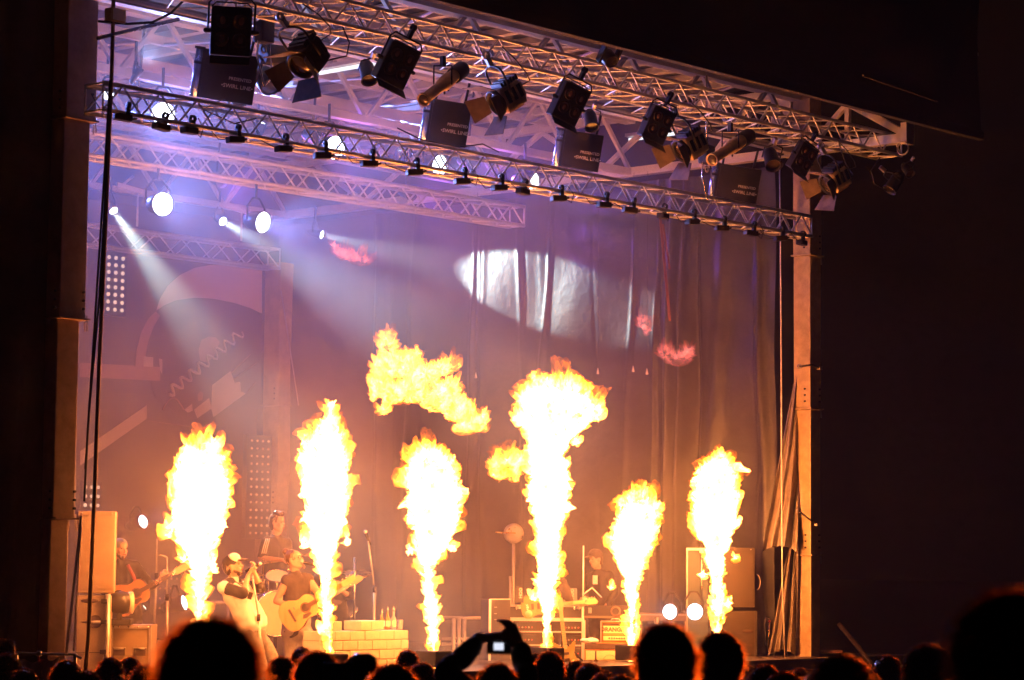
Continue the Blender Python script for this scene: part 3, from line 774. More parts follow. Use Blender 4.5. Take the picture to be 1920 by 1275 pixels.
# fire ball torn loose
cloud = [(728, 650, 18, 24), (722, 690, 26, 26), (708, 720, 18, 26), (745, 685, 26, 28), (770, 690, 26, 30), (735, 735, 30, 26), (720, 765, 18, 18), (770, 730, 32, 30), (800, 705, 28, 30), (825, 690, 24, 20), (845, 685, 20, 12), (815, 745, 34, 30), (840, 730, 28, 26), (850, 765, 26, 26), (865, 775, 26, 20), (885, 795, 28, 20), (905, 785, 14, 20), (870, 805, 26, 14), (765, 665, 12, 14), (782, 660, 10, 14), (905, 805, 14, 10), (700, 740, 10, 16)]
flame_from(ring_ells([(690, 720, 760), (691, 720, 760)], YF + .4, cloud, .8), 'flame_cool', 'fire_ball', 'loose yellow fire ball drifting above the middle flame', None, 9, None, a1=.06, a2=.045, cool_top=.12, heat0=.66)
flame_from(ring_ells([(865, 935, 975), (866, 935, 975)], YF + .3, [(930, 870, 14, 18), (950, 860, 18, 18), (968, 875, 14, 22), (938, 892, 16, 12), (965, 898, 14, 10), (925, 888, 9, 9), (978, 862, 9, 16)], .7), 'flame_cool', 'fire_ball', 'small ragged orange fire ball beside the mushroom-capped flame', None, 12, None, a1=.09, a2=.07, cool_top=.1, heat0=.62, sz=1.5)
for lab, ll, sd, yy in (('dying pinkish red wisp of fire high at the left under the beam lamp', [(640, 470, 22, 14), (662, 480, 26, 14), (680, 488, 20, 14), (628, 458, 14, 8)], 21, 4.0),
                   ('dying pinkish red wisp of fire in front of the side tarpaulin', [(1250, 662, 18, 14), (1270, 672, 24, 18), (1290, 660, 16, 18)], 22, 1.2),
                   ('faint red wisp of fire left of the pink wisp on the tarpaulin', [(1205, 605, 12, 18), (1212, 620, 10, 14)], 23, 1.6)):
    flame_from(ring_ells([(ll[0][1], ll[0][0] - 8, ll[0][0] + 8), (ll[0][1] + 1, ll[0][0] - 8, ll[0][0] + 8)], yy, ll, .5), 'flame_dying', 'fire_wisp', lab, 'dying wisps of fire', sd, None, a1=.08, a2=.06, cool_top=.1, heat0=.7, sz=1.4)
    
# ------------------------------------------------------------------ stage smoke
mts, nt, N, L = nodes_of('stage_smoke')
N.remove(N['Principled BSDF'])
pv = N.new('ShaderNodeVolumePrincipled'); pv.inputs['Density'].default_value = 0.031; pv.inputs['Color'].default_value = (.93, .9, .95, 1); pv.inputs['Anisotropy'].default_value = 0.25
L.new(pv.outputs[0], N['Material Output'].inputs['Volume'])
tcs = N.new('ShaderNodeTexCoord'); spx = N.new('ShaderNodeSeparateXYZ'); L.new(tcs.outputs['Object'], spx.inputs[0])
zr = N.new('ShaderNodeMapRange'); zr.interpolation_type = 'SMOOTHSTEP'
for k_, v_ in (('From Min', -4.0), ('From Max', 0.6), ('To Min', 0.035), ('To Max', 0.027)): zr.inputs[k_].default_value = v_
L.new(spx.outputs['Z'], zr.inputs['Value'])
nzs = N.new('ShaderNodeTexNoise'); nzs.inputs['Scale'].default_value = .42; nzs.inputs['Detail'].default_value = 2.5; nzs.inputs['Roughness'].default_value = .55; nzs.inputs['Distortion'].default_value = .6
L.new(tcs.outputs['Object'], nzs.inputs['Vector'])
nr = N.new('ShaderNodeMapRange')
for k_, v_ in (('From Min', .3), ('From Max', .7), ('To Min', .35), ('To Max', 1.65)): nr.inputs[k_].default_value = v_
L.new(nzs.outputs['Fac'], nr.inputs['Value'])
dm = N.new('ShaderNodeMath'); dm.operation = 'MULTIPLY'; L.new(zr.outputs[0], dm.inputs[0]); L.new(nr.outputs[0], dm.inputs[1]); L.new(dm.outputs[0], pv.inputs['Density'])
M['smoke'] = mts
mb = MB(); mb.box(((W - .12 + .35) / 2, (D - .1 - .12) / 2, (ROOF - .35) / 2 + .02), (W - .12 - .35, D - .1 + .12, ROOF - .4))
struct('smoke', mb, 'smoke', 'stuff')

mth, nt, N, L = nodes_of('night_haze')
N.remove(N['Principled BSDF'])
pv = N.new('ShaderNodeVolumePrincipled'); pv.inputs['Density'].default_value = 0.0008; pv.inputs['Color'].default_value = (.92, .62, .54, 1); pv.inputs['Anisotropy'].default_value = 0.2
L.new(pv.outputs[0], N['Material Output'].inputs['Volume'])
M['haze'] = mth
mb = MB(); mb.box((0, 0, 6), (1100, 900, 16)); struct('haze', mb, 'haze', 'stuff')
# ------------------------------------------------------------------ bright lamps inside the stage
TOCAM = -FWD
def lampdir(right, down, toward): return (RGT * right - Vector((0, 0, 1)) * down - Vector((FWD.x, FWD.y, 0)).normalized() * toward).normalized()
def par(label, px, py, dia_px, Y, d, power, angle, group='white stage lamps', m_='white_blue', col=(.28, .36, 1.0), hang=None, length=.34, name='stage_lamp', X=None):
    c = at(px, py, Y=Y) if X is None else at(px, py, X=X); rad = dia_px / 2 * depth_of(c) / F_PX
    t = thing(name, label, 'stage lamp', c, group); d = Vector(d).normalized()
    part('lamp_can', MB().lathe(c - d * length, d, [(.001, 0), (rad * .55, 0), (rad * .8, length * .25), (rad * 1.02, length * .8), (rad * 1.06, length + .02), (rad * 1.0, length + .02), (rad * .98, length - .02)], 24), 'blackbox', t)
    part('lens', MB().lathe(c - d * .015, d, [(rad * .99, 0), (rad * .9, .012), (rad * .5, .022), (.001, .026)], 24), m_, t)
    R = frame(d)
    sx = R @ Vector((1, 0, 0)); u = Vector((0, 0, 1)); bc = c - d * length * .45
    top = bc + u * (rad * 1.5 + .1)
    part('yoke', MB().tube([bc - sx * rad * 1.12, bc - sx * rad * 1.12 + u * rad * 1.3, top - sx * rad * .4, top + sx * rad * .4, bc + sx * rad * 1.12 + u * rad * 1.3, bc + sx * rad * 1.12], .016, 6), 'black', t)
    hz = hang if hang is not None else top.z + .25
    if hz > top.z: part('hanging_clamp', MB().tube([top, (top.x, top.y, hz)], .02, 6), 'black', t)
    if power > 0: spot('lamp_beam', c + d * .06, c + d * 5, power, col, angle, .5, rad * .8)
    return t
par('large white lamp under the middle truss at the left', 305, 383, 44, mt1.y, lampdir(.55, .12, .8), 1100, 75, hang=mt1.z - .3)
par('large white tilted lamp under the middle truss near the rear truss end', 493, 417, 40, mt1.y, lampdir(.7, .2, .6), 1100, 75, hang=mt1.z - .3)
par('white lamp behind the lower truss at the far left, glowing through the braces', 306, 214, 44, 2.7, lampdir(.2, .3, .95), 420, 75)
par('white lamp behind the lower truss left of the middle', 628, 277, 44, 2.7, lampdir(.6, .2, .8), 420, 75)
par('white oval lamp behind the lower truss right of the middle', 824, 311, 42, 2.7, lampdir(.75, .2, .65), 350, 75)
par('narrow white lamp rightmost behind the lower truss', 1001, 343, 38, 2.7, lampdir(.85, .2, .5), 180, 75)
par('small white lamp at the left edge beside the hanging cables', 202, 176, 22, 3.2, lampdir(.2, .2, 1), 120, 70)
par('small pale lamp high in the roof left of the middle', 491, 231, 18, 6.2, lampdir(.3, -.7, .3), 200, 110, m_='white_small')
par('small pale lamp high in the roof beside the first oval lamp', 750, 284, 16, 6.2, lampdir(.1, -.9, .3), 200, 110, m_='white_small')
par('floor lamp shining at the left behind the bearded guitarist', 268, 978, 26, 8.5, lampdir(.75, -.2, .6), 70, 60, 'white floor lamps', 'floor_lamp', hang=0)
par('low floor lamp half hidden by the first flame', 345, 1130, 30, 6.0, lampdir(.85, -.2, .3), 60, 60, 'white floor lamps', 'floor_lamp', hang=0)
par('flat blue-lit floor lamp behind the acoustic guitar', 270, 1139, 17, 7.0, lampdir(.9, -.55, .1), 30, 60, 'white floor lamps', 'floor_lamp', hang=0)
par('white floor lamp left of its twin at the right rear', 1256, 1147, 29, .9, lampdir(-.35, .0, .9), 30, 70, 'white floor lamps', 'floor_lamp', col=(1, .8, .95), hang=0, length=.2)
par('white floor lamp right of its twin in front of the grey panel', 1303, 1147, 31, .62, lampdir(.12, .0, .95), 30, 70, 'white floor lamps', 'floor_lamp', col=(1, .8, .95), hang=0, length=.2)
par('small cool lamp tucked behind the head of the right post', 1478, 262, 14, .9, lampdir(.25, -.8, .2), 110, 100, m_='white_small', col=(.45, .65, 1.0), length=.2)
par('small cool lamp high at the near left of the roof', 262, 130, 14, 2.0, lampdir(.5, -.7, .2), 260, 110, m_='white_small', col=(.5, .6, 1.0), length=.2)
# beam lamps
def beamlamp(label, px, py, Y, tx, ty, td, power, angle, col):
    c = at(px, py, Y=Y); tg = td if isinstance(td, Vector) else at(tx, ty, d=td)
    d = (tg - c).normalized()
    t = par(label, px, py, 17, Y, d, 0, 0, 'moving beam lamps', 'white_small', length=.3)
    l = spot('beam_light', c + d * .05, tg, power, col, angle, .25 if isinstance(td, Vector) else .9, .05)
    return t
beamlamp('leftmost beam lamp with a pale green beam down the backdrop', 213, 395, 9.2, 470, 760, 35.0, 8500, 16, (.78, 1.0, .9))
beamlamp('middle beam lamp throwing a wide pale beam to the right', 418, 415, 9.2, 1010, 760, 33.0, 9500, 17, (.72, .95, 1.0))
bc = at(603, 440, Y=9.0); bt = bc + ((at(850, 490, X=W) - bc).normalized() + (at(1290, 660, X=W) - bc).normalized()) * 3
beamlamp('right beam lamp lighting the oval patch on the tarpaulin', 603, 440, 9.0, 0, 0, bt, 3600, 17.5, (.86, 1.0, .95))
# unseen wash lamps added high in the roof to tint the smoke blue and violet
def wash(label, x, y, power, col, tx=-0.1, ty=-1.0):
    c = Vector((x, y, 7.2)); d = Vector((tx, ty, -.3)).normalized()
    t = thing('added_wash_lamp', label, 'stage lamp', c, 'coloured wash lamps added in the roof')
    part('lamp_can', MB().lathe(c - d * .3, d, [(.001, 0), (.07, 0), (.1, .1), (.12, .3), (.13, .32), (.11, .32), (.1, .28)], 18), 'blackbox', t)
    part('lens', MB().disc(c - d * .03, d, .105, 18), 'glassdark', t)
    part('hanging_clamp', MB().tube([c - d * .15, (c.x, c.y, ROOF - .1)], .02, 6), 'black', t)
    spot('added_wash_light', c + d * .05, c + d * 4, power, col, 84, .8, .1)
BLUE, VIO, MAG = (.18, .24, 1.0), (.42, .14, 1.0), (.75, .14, .85)
for i, (x, y, p, col) in enumerate(((1.8, 3.6, 760, BLUE), (4.6, 4.2, 1050, BLUE), (7.6, 4.0, 520, VIO), (10.6, 3.8, 300, VIO), (3.2, 8.2, 1050, BLUE), (6.4, 8.4, 1050, BLUE), (9.4, 8.0, 460, VIO), (12.2, 6.6, 520, VIO))):
    wash(('added blue wash lamp at the near left of the roof', 'added blue wash lamp second along the front of the roof', 'added violet wash lamp third along the front of the roof', 'added violet wash lamp at the near right of the roof', 'added blue wash lamp at the far left of the roof', 'added blue wash lamp second along the rear of the roof', 'added violet wash lamp third along the rear of the roof', 'added violet wash lamp at the far right of the roof')[i], x, y, p, col)
# short bars under the roof, given a white glow of their own
for lab, a, b in (('white glowing strip under the roof behind the first barndoor lamp', (600, 137), (682, 114)), ('white glowing strip under the roof behind the second barndoor lamp', (872, 199), (942, 176)), ('white glowing strip under the roof left of the third barndoor lamp', (1180, 262), (1245, 246))):
    t = at(*a, Z=ROOF - .5); q = at(*b, Z=ROOF - .5); y1 = t.y + (q - t).length
    th = thing('glow_strip', lab, 'strip lamp', t, 'glowing strips under the roof')
    q = Vector((t.x, t.y - abs(q.y - t.y), t.z))
    part('tube', MB().tube([t, q], .028, 8), 'tube_white', th)
    part('tube_tray', MB().box((t.x, (t.y + q.y) / 2, t.z + .07), (.1, abs(t.y - q.y) + .1, .05)), 'alu_pale', th)
# ------------------------------------------------------------------ fixtures on the front trusses
def blinder(label, px, py, w_px, d, roll, Y=-1.62):
    c = at(px, py, Y=Y); s = w_px * depth_of(c) / F_PX / .44
    t = thing('four_cell_blinder', label, 'stage light', c, 'four-cell blinders on the upper front truss')
    R = frame(d) @ Matrix.Rotation(roll, 3, 'Y'); place(t, c, R, s)
    lpart('lamp_body', 'bl_body', lambda b: (b.box((0, .06, 0), (.44, .16, .52), bevel=.015), b.box((0, -.03, .265), (.4, .04, .02))), 'blackbox', t)
    for x in (-.1, .1):
        for z in (.12, -.08):
            lp = lpart('lens', 'bl_lens', lambda b: b.lathe((0, 0, 0), (0, -1, 0), [(.082, -.02), (.085, .012), (.075, .012), (.06, -.004), (.03, .004), (.001, .006)], 18), 'glassdark', t, (x, -.03, z))
            lpart('filament', 'bl_fil', lambda b: b.ell((0, 0, 0), (.032, .012, .045), 10), 'lens_red', lp, (.006, -.006, .004))
    lpart('barndoor', 'bl_door', lambda b: b.box((0, -.1, -.3), (.43, .16, .008), Matrix.Rotation(.5, 3, 'X')), 'black', t)
    lpart('yoke', 'bl_yoke', lambda b: b.tube([(-.25, .05, 0), (-.25, .05, .3), (-.2, .05, .36), (.2, .05, .36), (.25, .05, .3), (.25, .05, 0)], .012, 8), 'black', t)
    lpart('yoke_brace', 'bl_yoke2', lambda b: b.tube([(-.21, .1, .1), (-.21, .1, .27), (-.17, .1, .31), (.17, .1, .31), (.21, .1, .27), (.21, .1, .1)], .009, 8), 'black', t)
    for x in (-1, 1): lpart('knob', 'bl_knob', lambda b: b.cap((-.02, 0, 0), (.03, 0, 0), .03, .025, 10), 'black', t, (.25 * x, .05, .0))
    lpart('hook_clamp', 'bl_clamp', lambda b: (b.box((0, .05, .42), (.05, .06, .12)), b.lathe((0, .05, .5), (1, 0, 0), [(.035, -.025), (.05, -.025), (.05, .025), (.035, .025)], 12)), 'black', t)
    return t
blinder('largest four-cell blinder, at the top left facing the camera', 433, 60, 76, lampdir(.12, .3, 1), .03)
blinder('four-cell blinder tilted right, second from the left', 746, 122, 66, lampdir(.5, .35, .8), .3)
blinder('four-cell blinder in the middle above the third lettered box', 1070, 195, 60, lampdir(.5, .35, .8), .3)
blinder('four-cell blinder between two barndoor lamps, fourth from the left', 1235, 235, 54, lampdir(.5, .35, .8), .28)
blinder('rightmost four-cell blinder with amber cells next to the right post', 1508, 298, 46, lampdir(.55, .35, .75), .35)

def fresnel(label, px, py, w_px, d, roll, m_body, Y=-1.62):
    c = at(px, py, Y=Y); s = w_px * depth_of(c) / F_PX / .42
    t = thing('barndoor_lamp', label, 'stage light', c, 'barndoor lamps on the upper front truss')
    R = frame(d) @ Matrix.Rotation(roll, 3, 'Y'); place(t, c, R, s)
    lpart('lamp_body', 'fr_body' + m_body, lambda b: (b.box((0, .13, 0), (.3, .3, .3), bevel=.03), b.box((0, .12, -.155), (.22, .22, .03)), b.box((0, .3, 0), (.2, .06, .2), bevel=.02)), m_body, t)
    lpart('cooling_hood', 'fr_hood', lambda b: [b.box((0, .06 + k * .045, .165 + .012 * (k % 2)), (.28 - .015 * abs(k - 2), .03, .07)) for k in range(6)], 'blackbox', t)
    for sx in (-1, 1):
        for k in range(3): lpart('side_vent', 'fr_vent', lambda b: b.box((0, 0, 0), (.012, .05, .16)), 'black', t, (sx * .153, .06 + .09 * k, .02))
    lpart('lens_ring', 'fr_ring', lambda b: b.lathe((0, -.02, 0), (0, -1, 0), [(.15, -.02), (.165, 0), (.165, .05), (.14, .05), (.13, .02)], 24), 'black', t)
    lpart('lens', 'fr_lens', lambda b: b.lathe((0, -.02, 0), (0, -1, 0), [(.135, .01), (.09, .035), (.001, .045)], 20), 'glassdark', t)
    for k in range(4):
        R2 = Matrix.Rotation(k * math.pi / 2, 4, 'Y')
        wide = k % 2 == 0
        key = 'fr_flap%d' % wide
        def f(b, wide=wide):
            a, e = (.15, .23) if wide else (.11, .15)
            zz = .165; L_ = .24
            dy = -.07 - L_ * .8; dz = zz + L_ * .62
            vs = [(-a, -.07, zz), (a, -.07, zz), (e, dy, dz), (-e, dy, dz)]
            vs2 = [(x, y + .006, z + .006) for x, y, z in vs]
            b.add(vs + vs2, [[0, 1, 2, 3], [7, 6, 5, 4], [0, 4, 5, 1], [1, 5, 6, 2], [2, 6, 7, 3], [3, 7, 4, 0]], False)
        lpart('barndoor', key, f, 'copper_flap', t, mtx=R2)
    lpart('yoke', 'fr_yoke', lambda b: b.tube([(-.2, .1, 0), (-.2, .1, .3)] + [(-.2 * math.cos(q), .1, .3 + .12 * math.sin(q)) for q in np.linspace(.3, math.pi - .3, 8)] + [(.2, .1, .3), (.2, .1, 0)], .014, 8), 'black', t)
    lpart('hook_clamp', 'fr_clamp', lambda b: (b.box((0, .1, .48), (.05, .06, .12)), b.lathe((0, .1, .56), (1, 0, 0), [(.035, -.025), (.05, -.025), (.05, .025), (.035, .025)], 12)), 'steel', t)
    lpart('power_cable', 'fr_cable', lambda b: b.tube([(.1, .32, .05), (.25, .36, .08), (.36, .3, .2), (.4, .22, .42), (.36, .15, .62)], .008, 6), 'rubber', t)
    return t
dl = lampdir(-.72, .5, .35)
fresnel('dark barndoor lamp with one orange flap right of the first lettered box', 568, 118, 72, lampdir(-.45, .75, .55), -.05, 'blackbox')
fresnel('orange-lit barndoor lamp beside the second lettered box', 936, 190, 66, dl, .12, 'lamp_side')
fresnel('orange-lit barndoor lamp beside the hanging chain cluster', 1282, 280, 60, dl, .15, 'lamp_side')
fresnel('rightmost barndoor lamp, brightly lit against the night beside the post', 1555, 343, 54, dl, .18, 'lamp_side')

def profile(label, p_lens, p_back, w_px, Y=-1.6):
    a = at(*p_lens, Y=Y); b = at(*p_back, Y=Y + .1); d = (a - b).normalized(); Ln = (a - b).length; r = w_px / 2 * depth_of(a) / F_PX
    t = thing('profile_spotlight', label, 'stage light', (a + b) / 2, 'profile spotlights on the upper front truss')
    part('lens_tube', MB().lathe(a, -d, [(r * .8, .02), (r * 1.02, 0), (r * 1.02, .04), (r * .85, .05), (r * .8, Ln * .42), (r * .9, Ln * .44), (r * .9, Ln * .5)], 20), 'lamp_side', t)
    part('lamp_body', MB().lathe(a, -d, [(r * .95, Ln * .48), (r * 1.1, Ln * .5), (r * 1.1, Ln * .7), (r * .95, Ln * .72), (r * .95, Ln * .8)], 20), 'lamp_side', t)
    part('lamp_house', MB().lathe(a, -d, [(r * 1.2, Ln * .78), (r * 1.25, Ln * .8), (r * 1.25, Ln * 1.0), (r * .9, Ln * 1.06), (.001, Ln * 1.06)], 20), 'blackbox', t)
    part('lens', MB().lathe(a, -d, [(r * .95, .03), (r * .5, .015), (.001, .01)], 18), 'glassdark', t)
    mid = (a + b) / 2; u = Vector((0, 0, 1))
    part('yoke', MB().tube([mid + RGT * r * 1.3, mid + RGT * r * 1.3 + u * .22, mid - RGT * r * 1.3 + u * .22, mid - RGT * r * 1.3], .012, 6), 'black', t)
    part('hook_clamp', MB().box(mid + u * .27, (.05, .05, .12)), 'black', t)
    for q in (.3, .55, .65): part('shutter_knob', MB().cap(a - d * Ln * q - u * r * .9, a - d * Ln * q - u * (r * .9 + .05), .012, .012, 8), 'black', t)
    return t
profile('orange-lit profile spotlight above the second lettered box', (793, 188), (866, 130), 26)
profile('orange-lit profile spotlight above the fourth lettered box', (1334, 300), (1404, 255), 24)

def letterbox(label, x0, x1, y0, y1, Y=.12):
    """black lamp box with a silvery side rail and two lines of print"""
    a = at(x0, (y0 + y1) / 2, Y=Y); b = at(x1, (y0 + y1) / 2 + (x1 - x0) * .14, Y=Y - .1); top = at(x0, y0, Y=Y)
    c = at((x0 + x1) / 2, (y0 + y1) / 2, Y=Y); s = depth_of(c) / F_PX
    w = (x1 - x0) * s; h = (y1 - y0) * s
    t = thing('lettered_lamp_box', label, 'stage light', c, 'black lettered lamp boxes behind the lower truss')
    R = frame(lampdir(.15, .22, 1.0)) @ Matrix.Rotation(-.12, 3, 'Y').inverted(); place(t, c, R)
    def lp(name, fn, m_):
        mb = MB(); fn(mb); me = mb.mesh(name); mset(me, m_); return link(name, me, t)
    lp('lamp_box', lambda q: q.box((0, .12, 0), (w, .26, h), bevel=.012), 'blackbox')
    lp('front_panel', lambda q: q.box((.02, -.018, 0), (w * .9, .012, h * .96)), 'blackbox')
    lp('side_rail', lambda q: q.tube([(-w / 2 - .02, .0, -h / 2), (-w / 2 - .02, .0, h / 2)], .045, 12), 'blue_rim')
    lp('rail_clip', lambda q: q.box((-w / 2 - .02, 0, h * .2), (.1, .1, .03)), 'black'); lp('rail_clip', lambda q: q.box((-w / 2 - .02, 0, h * .5), (.12, .1, .03)), 'black')
    lp('top_bracket', lambda q: (q.beam((-w * .35, .1, h / 2), (-w * .35, .1, h / 2 + .2), .03, .03), q.box((-w * .3, .1, h / 2 + .2), (.12, .03, .03))), 'black'); lp('top_bracket', lambda q: q.beam((w * .35, .1, h / 2), (w * .38, .1, h / 2 + .26), .03, .03), 'black')
    for txt, sz, px, pz, m_ in (('PRESENTED', .05, .24, -.02, 'letter'), ('\u2022SWIRL LINE\u2022', .062, .2, -.16, 'letter')):
        me = text_mesh(txt, sz, bold=.001); mset(me, m_); o = link('lettering', me, t)
        o.matrix_local = Matrix.Translation((px * w * .95, -.028, pz * h * 1.1)) @ Matrix.Rotation(math.pi / 2, 4, 'X')
    return t
letterbox('largest lettered black lamp box, under the first blinder', 372, 480, 98, 190)
letterbox('lettered black lamp box under the first profile spotlight', 800, 880, 190, 272)
letterbox('lettered black lamp box under the middle blinder', 1048, 1128, 248, 318)
letterbox('lettered black lamp box under the second profile spotlight, nearest the right post', 1338, 1424, 312, 382)
# black moving heads / brackets beside the boxes
def movhead(label, px, py, Y=.3, sc=1.0):
    c = at(px, py, Y=Y); t = thing('moving_head', label, 'stage light', c, 'black moving heads between the trusses')
    place(t, c, frame(lampdir(.4, .6, .6)), sc)
    lpart('head', 'mh_head', lambda b: b.lathe((0, .16, 0), (0, -1, 0), [(.001, 0), (.09, .01), (.12, .1), (.115, .28), (.1, .3), (.09, .28)], 20), 'blackbox', t)
    lpart('arm', 'mh_arm', lambda b: (b.box((-.15, 0, .06), (.04, .12, .3), bevel=.01), b.box((.15, 0, .06), (.04, .12, .3), bevel=.01), b.box((0, 0, .22), (.34, .12, .05), bevel=.01)), 'black', t)
    lpart('base', 'mh_base', lambda b: b.box((0, 0, .3), (.3, .24, .11), bevel=.015), 'black', t)
    lpart('lens', 'mh_lens', lambda b: b.disc((0, -.12, 0), (0, -1, 0), .09, 20), 'glassdark', t)
movhead('black moving head right of the first lettered box', 500, 150, sc=1.15)
movhead('black moving head hanging at the front edge of the roof above the right side', 1140, 108, Y=-1.7, sc=.8)
movhead('dark moving head behind the first lettered box at the truss', 445, 185, Y=.6, sc=.7)
movhead('black moving head in front of the side beam near the right post', 1455, 305, Y=.4, sc=.7)
def smallpar(label, px, py, Y, d, sc=1.0, m_='blackbox'):
    c = at(px, py, Y=Y); t = thing('par_can', label, 'stage light', c, 'small par cans'); place(t, c, frame(d), sc)
    lpart('can', 'pc' + m_, lambda b: b.lathe((0, .2, 0), (0, -1, 0), [(.001, 0), (.06, 0), (.09, .08), (.1, .3), (.11, .32), (.095, .32), (.09, .28)], 18), m_, t)
    lpart('lens', 'pcl', lambda b: b.disc((0, -.07, 0), (0, -1, 0), .09, 18), 'glassdark', t)
    lpart('yoke', 'pcy', lambda b: b.tube([(-.12, .05, 0), (-.12, .05, .16), (0, .05, .22), (.12, .05, .16), (.12, .05, 0)], .01, 6), 'black', t)
    lpart('hook_clamp', 'pcc', lambda b: b.box((0, .05, .27), (.04, .05, .1)), 'steel', t)
smallpar('small par can left of the second blinder', 690, 138, -.6, lampdir(.2, .8, .5), .95)
smallpar('small par can behind the middle blinder', 1108, 228, -.4, lampdir(.1, .8, .5), .9)
smallpar('lamp hanging below the right end of the upper truss', 1676, 345, -1.5, lampdir(-.5, .7, .2), 1.0)
smallpar('small lamp beside the rightmost blinder bracket', 1702, 320, -1.45, lampdir(.3, .6, .5), .7)
smallpar('small black par can left of the rightmost blinder', 1447, 300, -.5, lampdir(.1, .7, .6), 1.1)
# hanging chain hoist cluster
for lab, px, py, Y in (('chain hoist cluster hung between the third barndoor lamp and the second profile spotlight', 1325, 290, -.5), ('chain hoist hung at the left behind the first barndoor lamp', 495, 60, -.4)):
    c = at(px, py, Y=Y); t = thing('chain_hoist', lab, 'hoist', c, 'chain hoists')
    part('hoist_body', MB().box(c, (.2, .16, .26), bevel=.03), 'blackbox', t)
    part('load_chain', MB().tube([c + Vector((0, 0, .1)), c + Vector((0, 0, 1.1))], .014, 6), 'chrome', t)
    part('slack_chain', MB().tube([c + Vector((.08, 0, -.1)), c + Vector((.14, 0, -.5)), c + Vector((.02, 0, -.62)), c + Vector((-.1, .0, -.3)), c + Vector((-.08, 0, 0))], .012, 6), 'chrome', t)
    part('hook', MB().lathe(c + Vector((0, 0, -.2)), (0, 1, 0), [(.03, -.012), (.05, 0), (.03, .012)], 12), 'steel', t)

# row of small floodlights under the lower truss
fl = [(230, 220), (302, 238), (355, 245), (441, 262), (531, 279), (604, 292), (692, 307), (777, 323), (866, 340), (936, 352), (980, 359), (1047, 372), (1132, 384), (1181, 394), (1243, 405), (1298, 416), (1353, 428), (1408, 437), (1463, 447), (1503, 455)]
ords = ['far left beside the hanging cables', 'in front of the double white lamp', 'third from the left', 'fourth from the left', 'fifth from the left, under the second blinder', 'left of the first oval white lamp', 'right of the first oval white lamp', 'under the first profile spotlight', 'under the second lettered box', 'under the left edge of the third lettered box', 'close to the narrow white lamp', 'right of the narrow white lamp', 'above the lit oval patch', 'ninth from the right', 'above the orange webbing strap', 'sixth from the right', 'under the fourth lettered box', 'under the right edge of the fourth lettered box', 'next to last before the right post', 'in front of the right post']
for i, ((x, y), od) in enumerate(zip(fl, ords)):
    c = at(x, y, Y=-.3); t = thing('floodlight', 'small black floodlight under the lower truss, ' + od, 'floodlight', c, 'small floodlights under the lower truss')
    place(t, c, Matrix.Rotation(-.12 + random.uniform(-.35, .35), 3, 'Z') @ Matrix.Rotation(random.uniform(-.12, .12), 3, 'Y'))
    lpart('flood_body', 'fd_b', lambda b: b.box((0, 0, 0), (.2, .1, .075), bevel=.012), 'black', t)
    lpart('flood_glass', 'fd_g', lambda b: b.box((0, -.053, 0), (.17, .006, .05)), 'glassdark', t)
    lpart('bracket', 'fd_k', lambda b: (b.box((.05, 0, .075), (.05, .04, .1)), b.lathe((.05, 0, .135), (1, 0, 0), [(.028, -.02), (.045, -.02), (.045, .02), (.028, .02)], 12), b.cap((.1, 0, 0), (.15, 0, .01), .015, .012, 8)), 'black', t)
    k = i % 3
    lpart('cable', 'fd_c%d' % k, lambda b, k=k: b.tube([(-.1, .01, .01), (-.2 - .03 * k, .02, .0 + .06 * (k == 1)), (-.3 - .05 * k, .02, .11), (-.36, .03, .2)] if k < 2 else [(.1, 0, .0), (.2, .02, -.05), (.24, .02, .06), (.16, .02, .16)], .006, 5), 'rubber', t)
# loose cable swags along the trusses
for lab, pts, Y in (('black cable drooping under the upper truss left of the second blinder', [(640, 45), (655, 80), (650, 105), (620, 112), (590, 120)], -1.4),
                    ('thin cable hanging from the right end of the upper truss', [(1650, 296), (1633, 320), (1640, 345), (1662, 358)], -1.5), ('thin cable hanging right of the rightmost barndoor lamp', [(1573, 268), (1585, 305), (1600, 328), (1582, 335)], -1.5),
                    ('black cable lying along the lower truss between the lettered boxes', [(745, 240), (790, 262), (860, 276), (905, 270), (935, 285)], -.1), ('black cable drooping along the lower truss near the left', [(420, 185), (380, 205), (440, 232), (480, 222)], -.15)):
    mb = MB(); pp = [at(*p, Y=Y) for p in pts]
    o = part('cable', mb.tube(pp, .009, 6), 'rubber'); tag(o, lab, 'cable', 'loose lighting cables')
# junction box and cables top left
c = at(216, 30, Y=-.4); t = thing('junction_box', 'grey junction box with cables at the top left', 'junction box', c)
part('box_body', MB().box(c, (.2, .12, .15), bevel=.01), 'galv', t); part('box_lid', MB().box(c + Vector((0, -.066, 0)), (.16, .01, .11)), 'alu_pale', t)
for lab, pts, r, m_ in (('thickest brown rope hanging down beside the left post', [(213, -20), (210, 120), (198, 420), (186, 680), (178, 900), (166, 1190), (160, 1260)], .022, 'rope_brown'),
                    ('black cable hanging left of the brown rope', [(206, 150), (196, 320), (178, 600), (165, 800), (158, 940)], .012, 'rubber'), ('second black cable hanging against the brown rope', [(212, 40), (204, 250), (186, 560), (168, 760), (160, 880)], .012, 'rubber'),
                    ('pale thin line slanting down beside the loudspeaker', [(152, 968), (149, 1000), (136, 1120), (124, 1226)], .014, 'rope'), ('pale thin line running straight down beside the left post', [(152, 985), (147, 1060), (138, 1220)], .009, 'rope'),
                    ('dark cable bundle swung across the top left roof', [(185, 40), (240, 45), (285, 42), (320, 25), (350, -5)], .014, 'rubber'), ('steel pipe slanting under the top left roof', [(183, 72), (240, 58), (335, 36)], .022, 'blue_rim')):
    o = part('hanging_line', MB().tube([at(*p, Y=-.42) for p in pts], r, 7), m_); tag(o, lab, 'cable', 'lines hanging at the left of the stage')
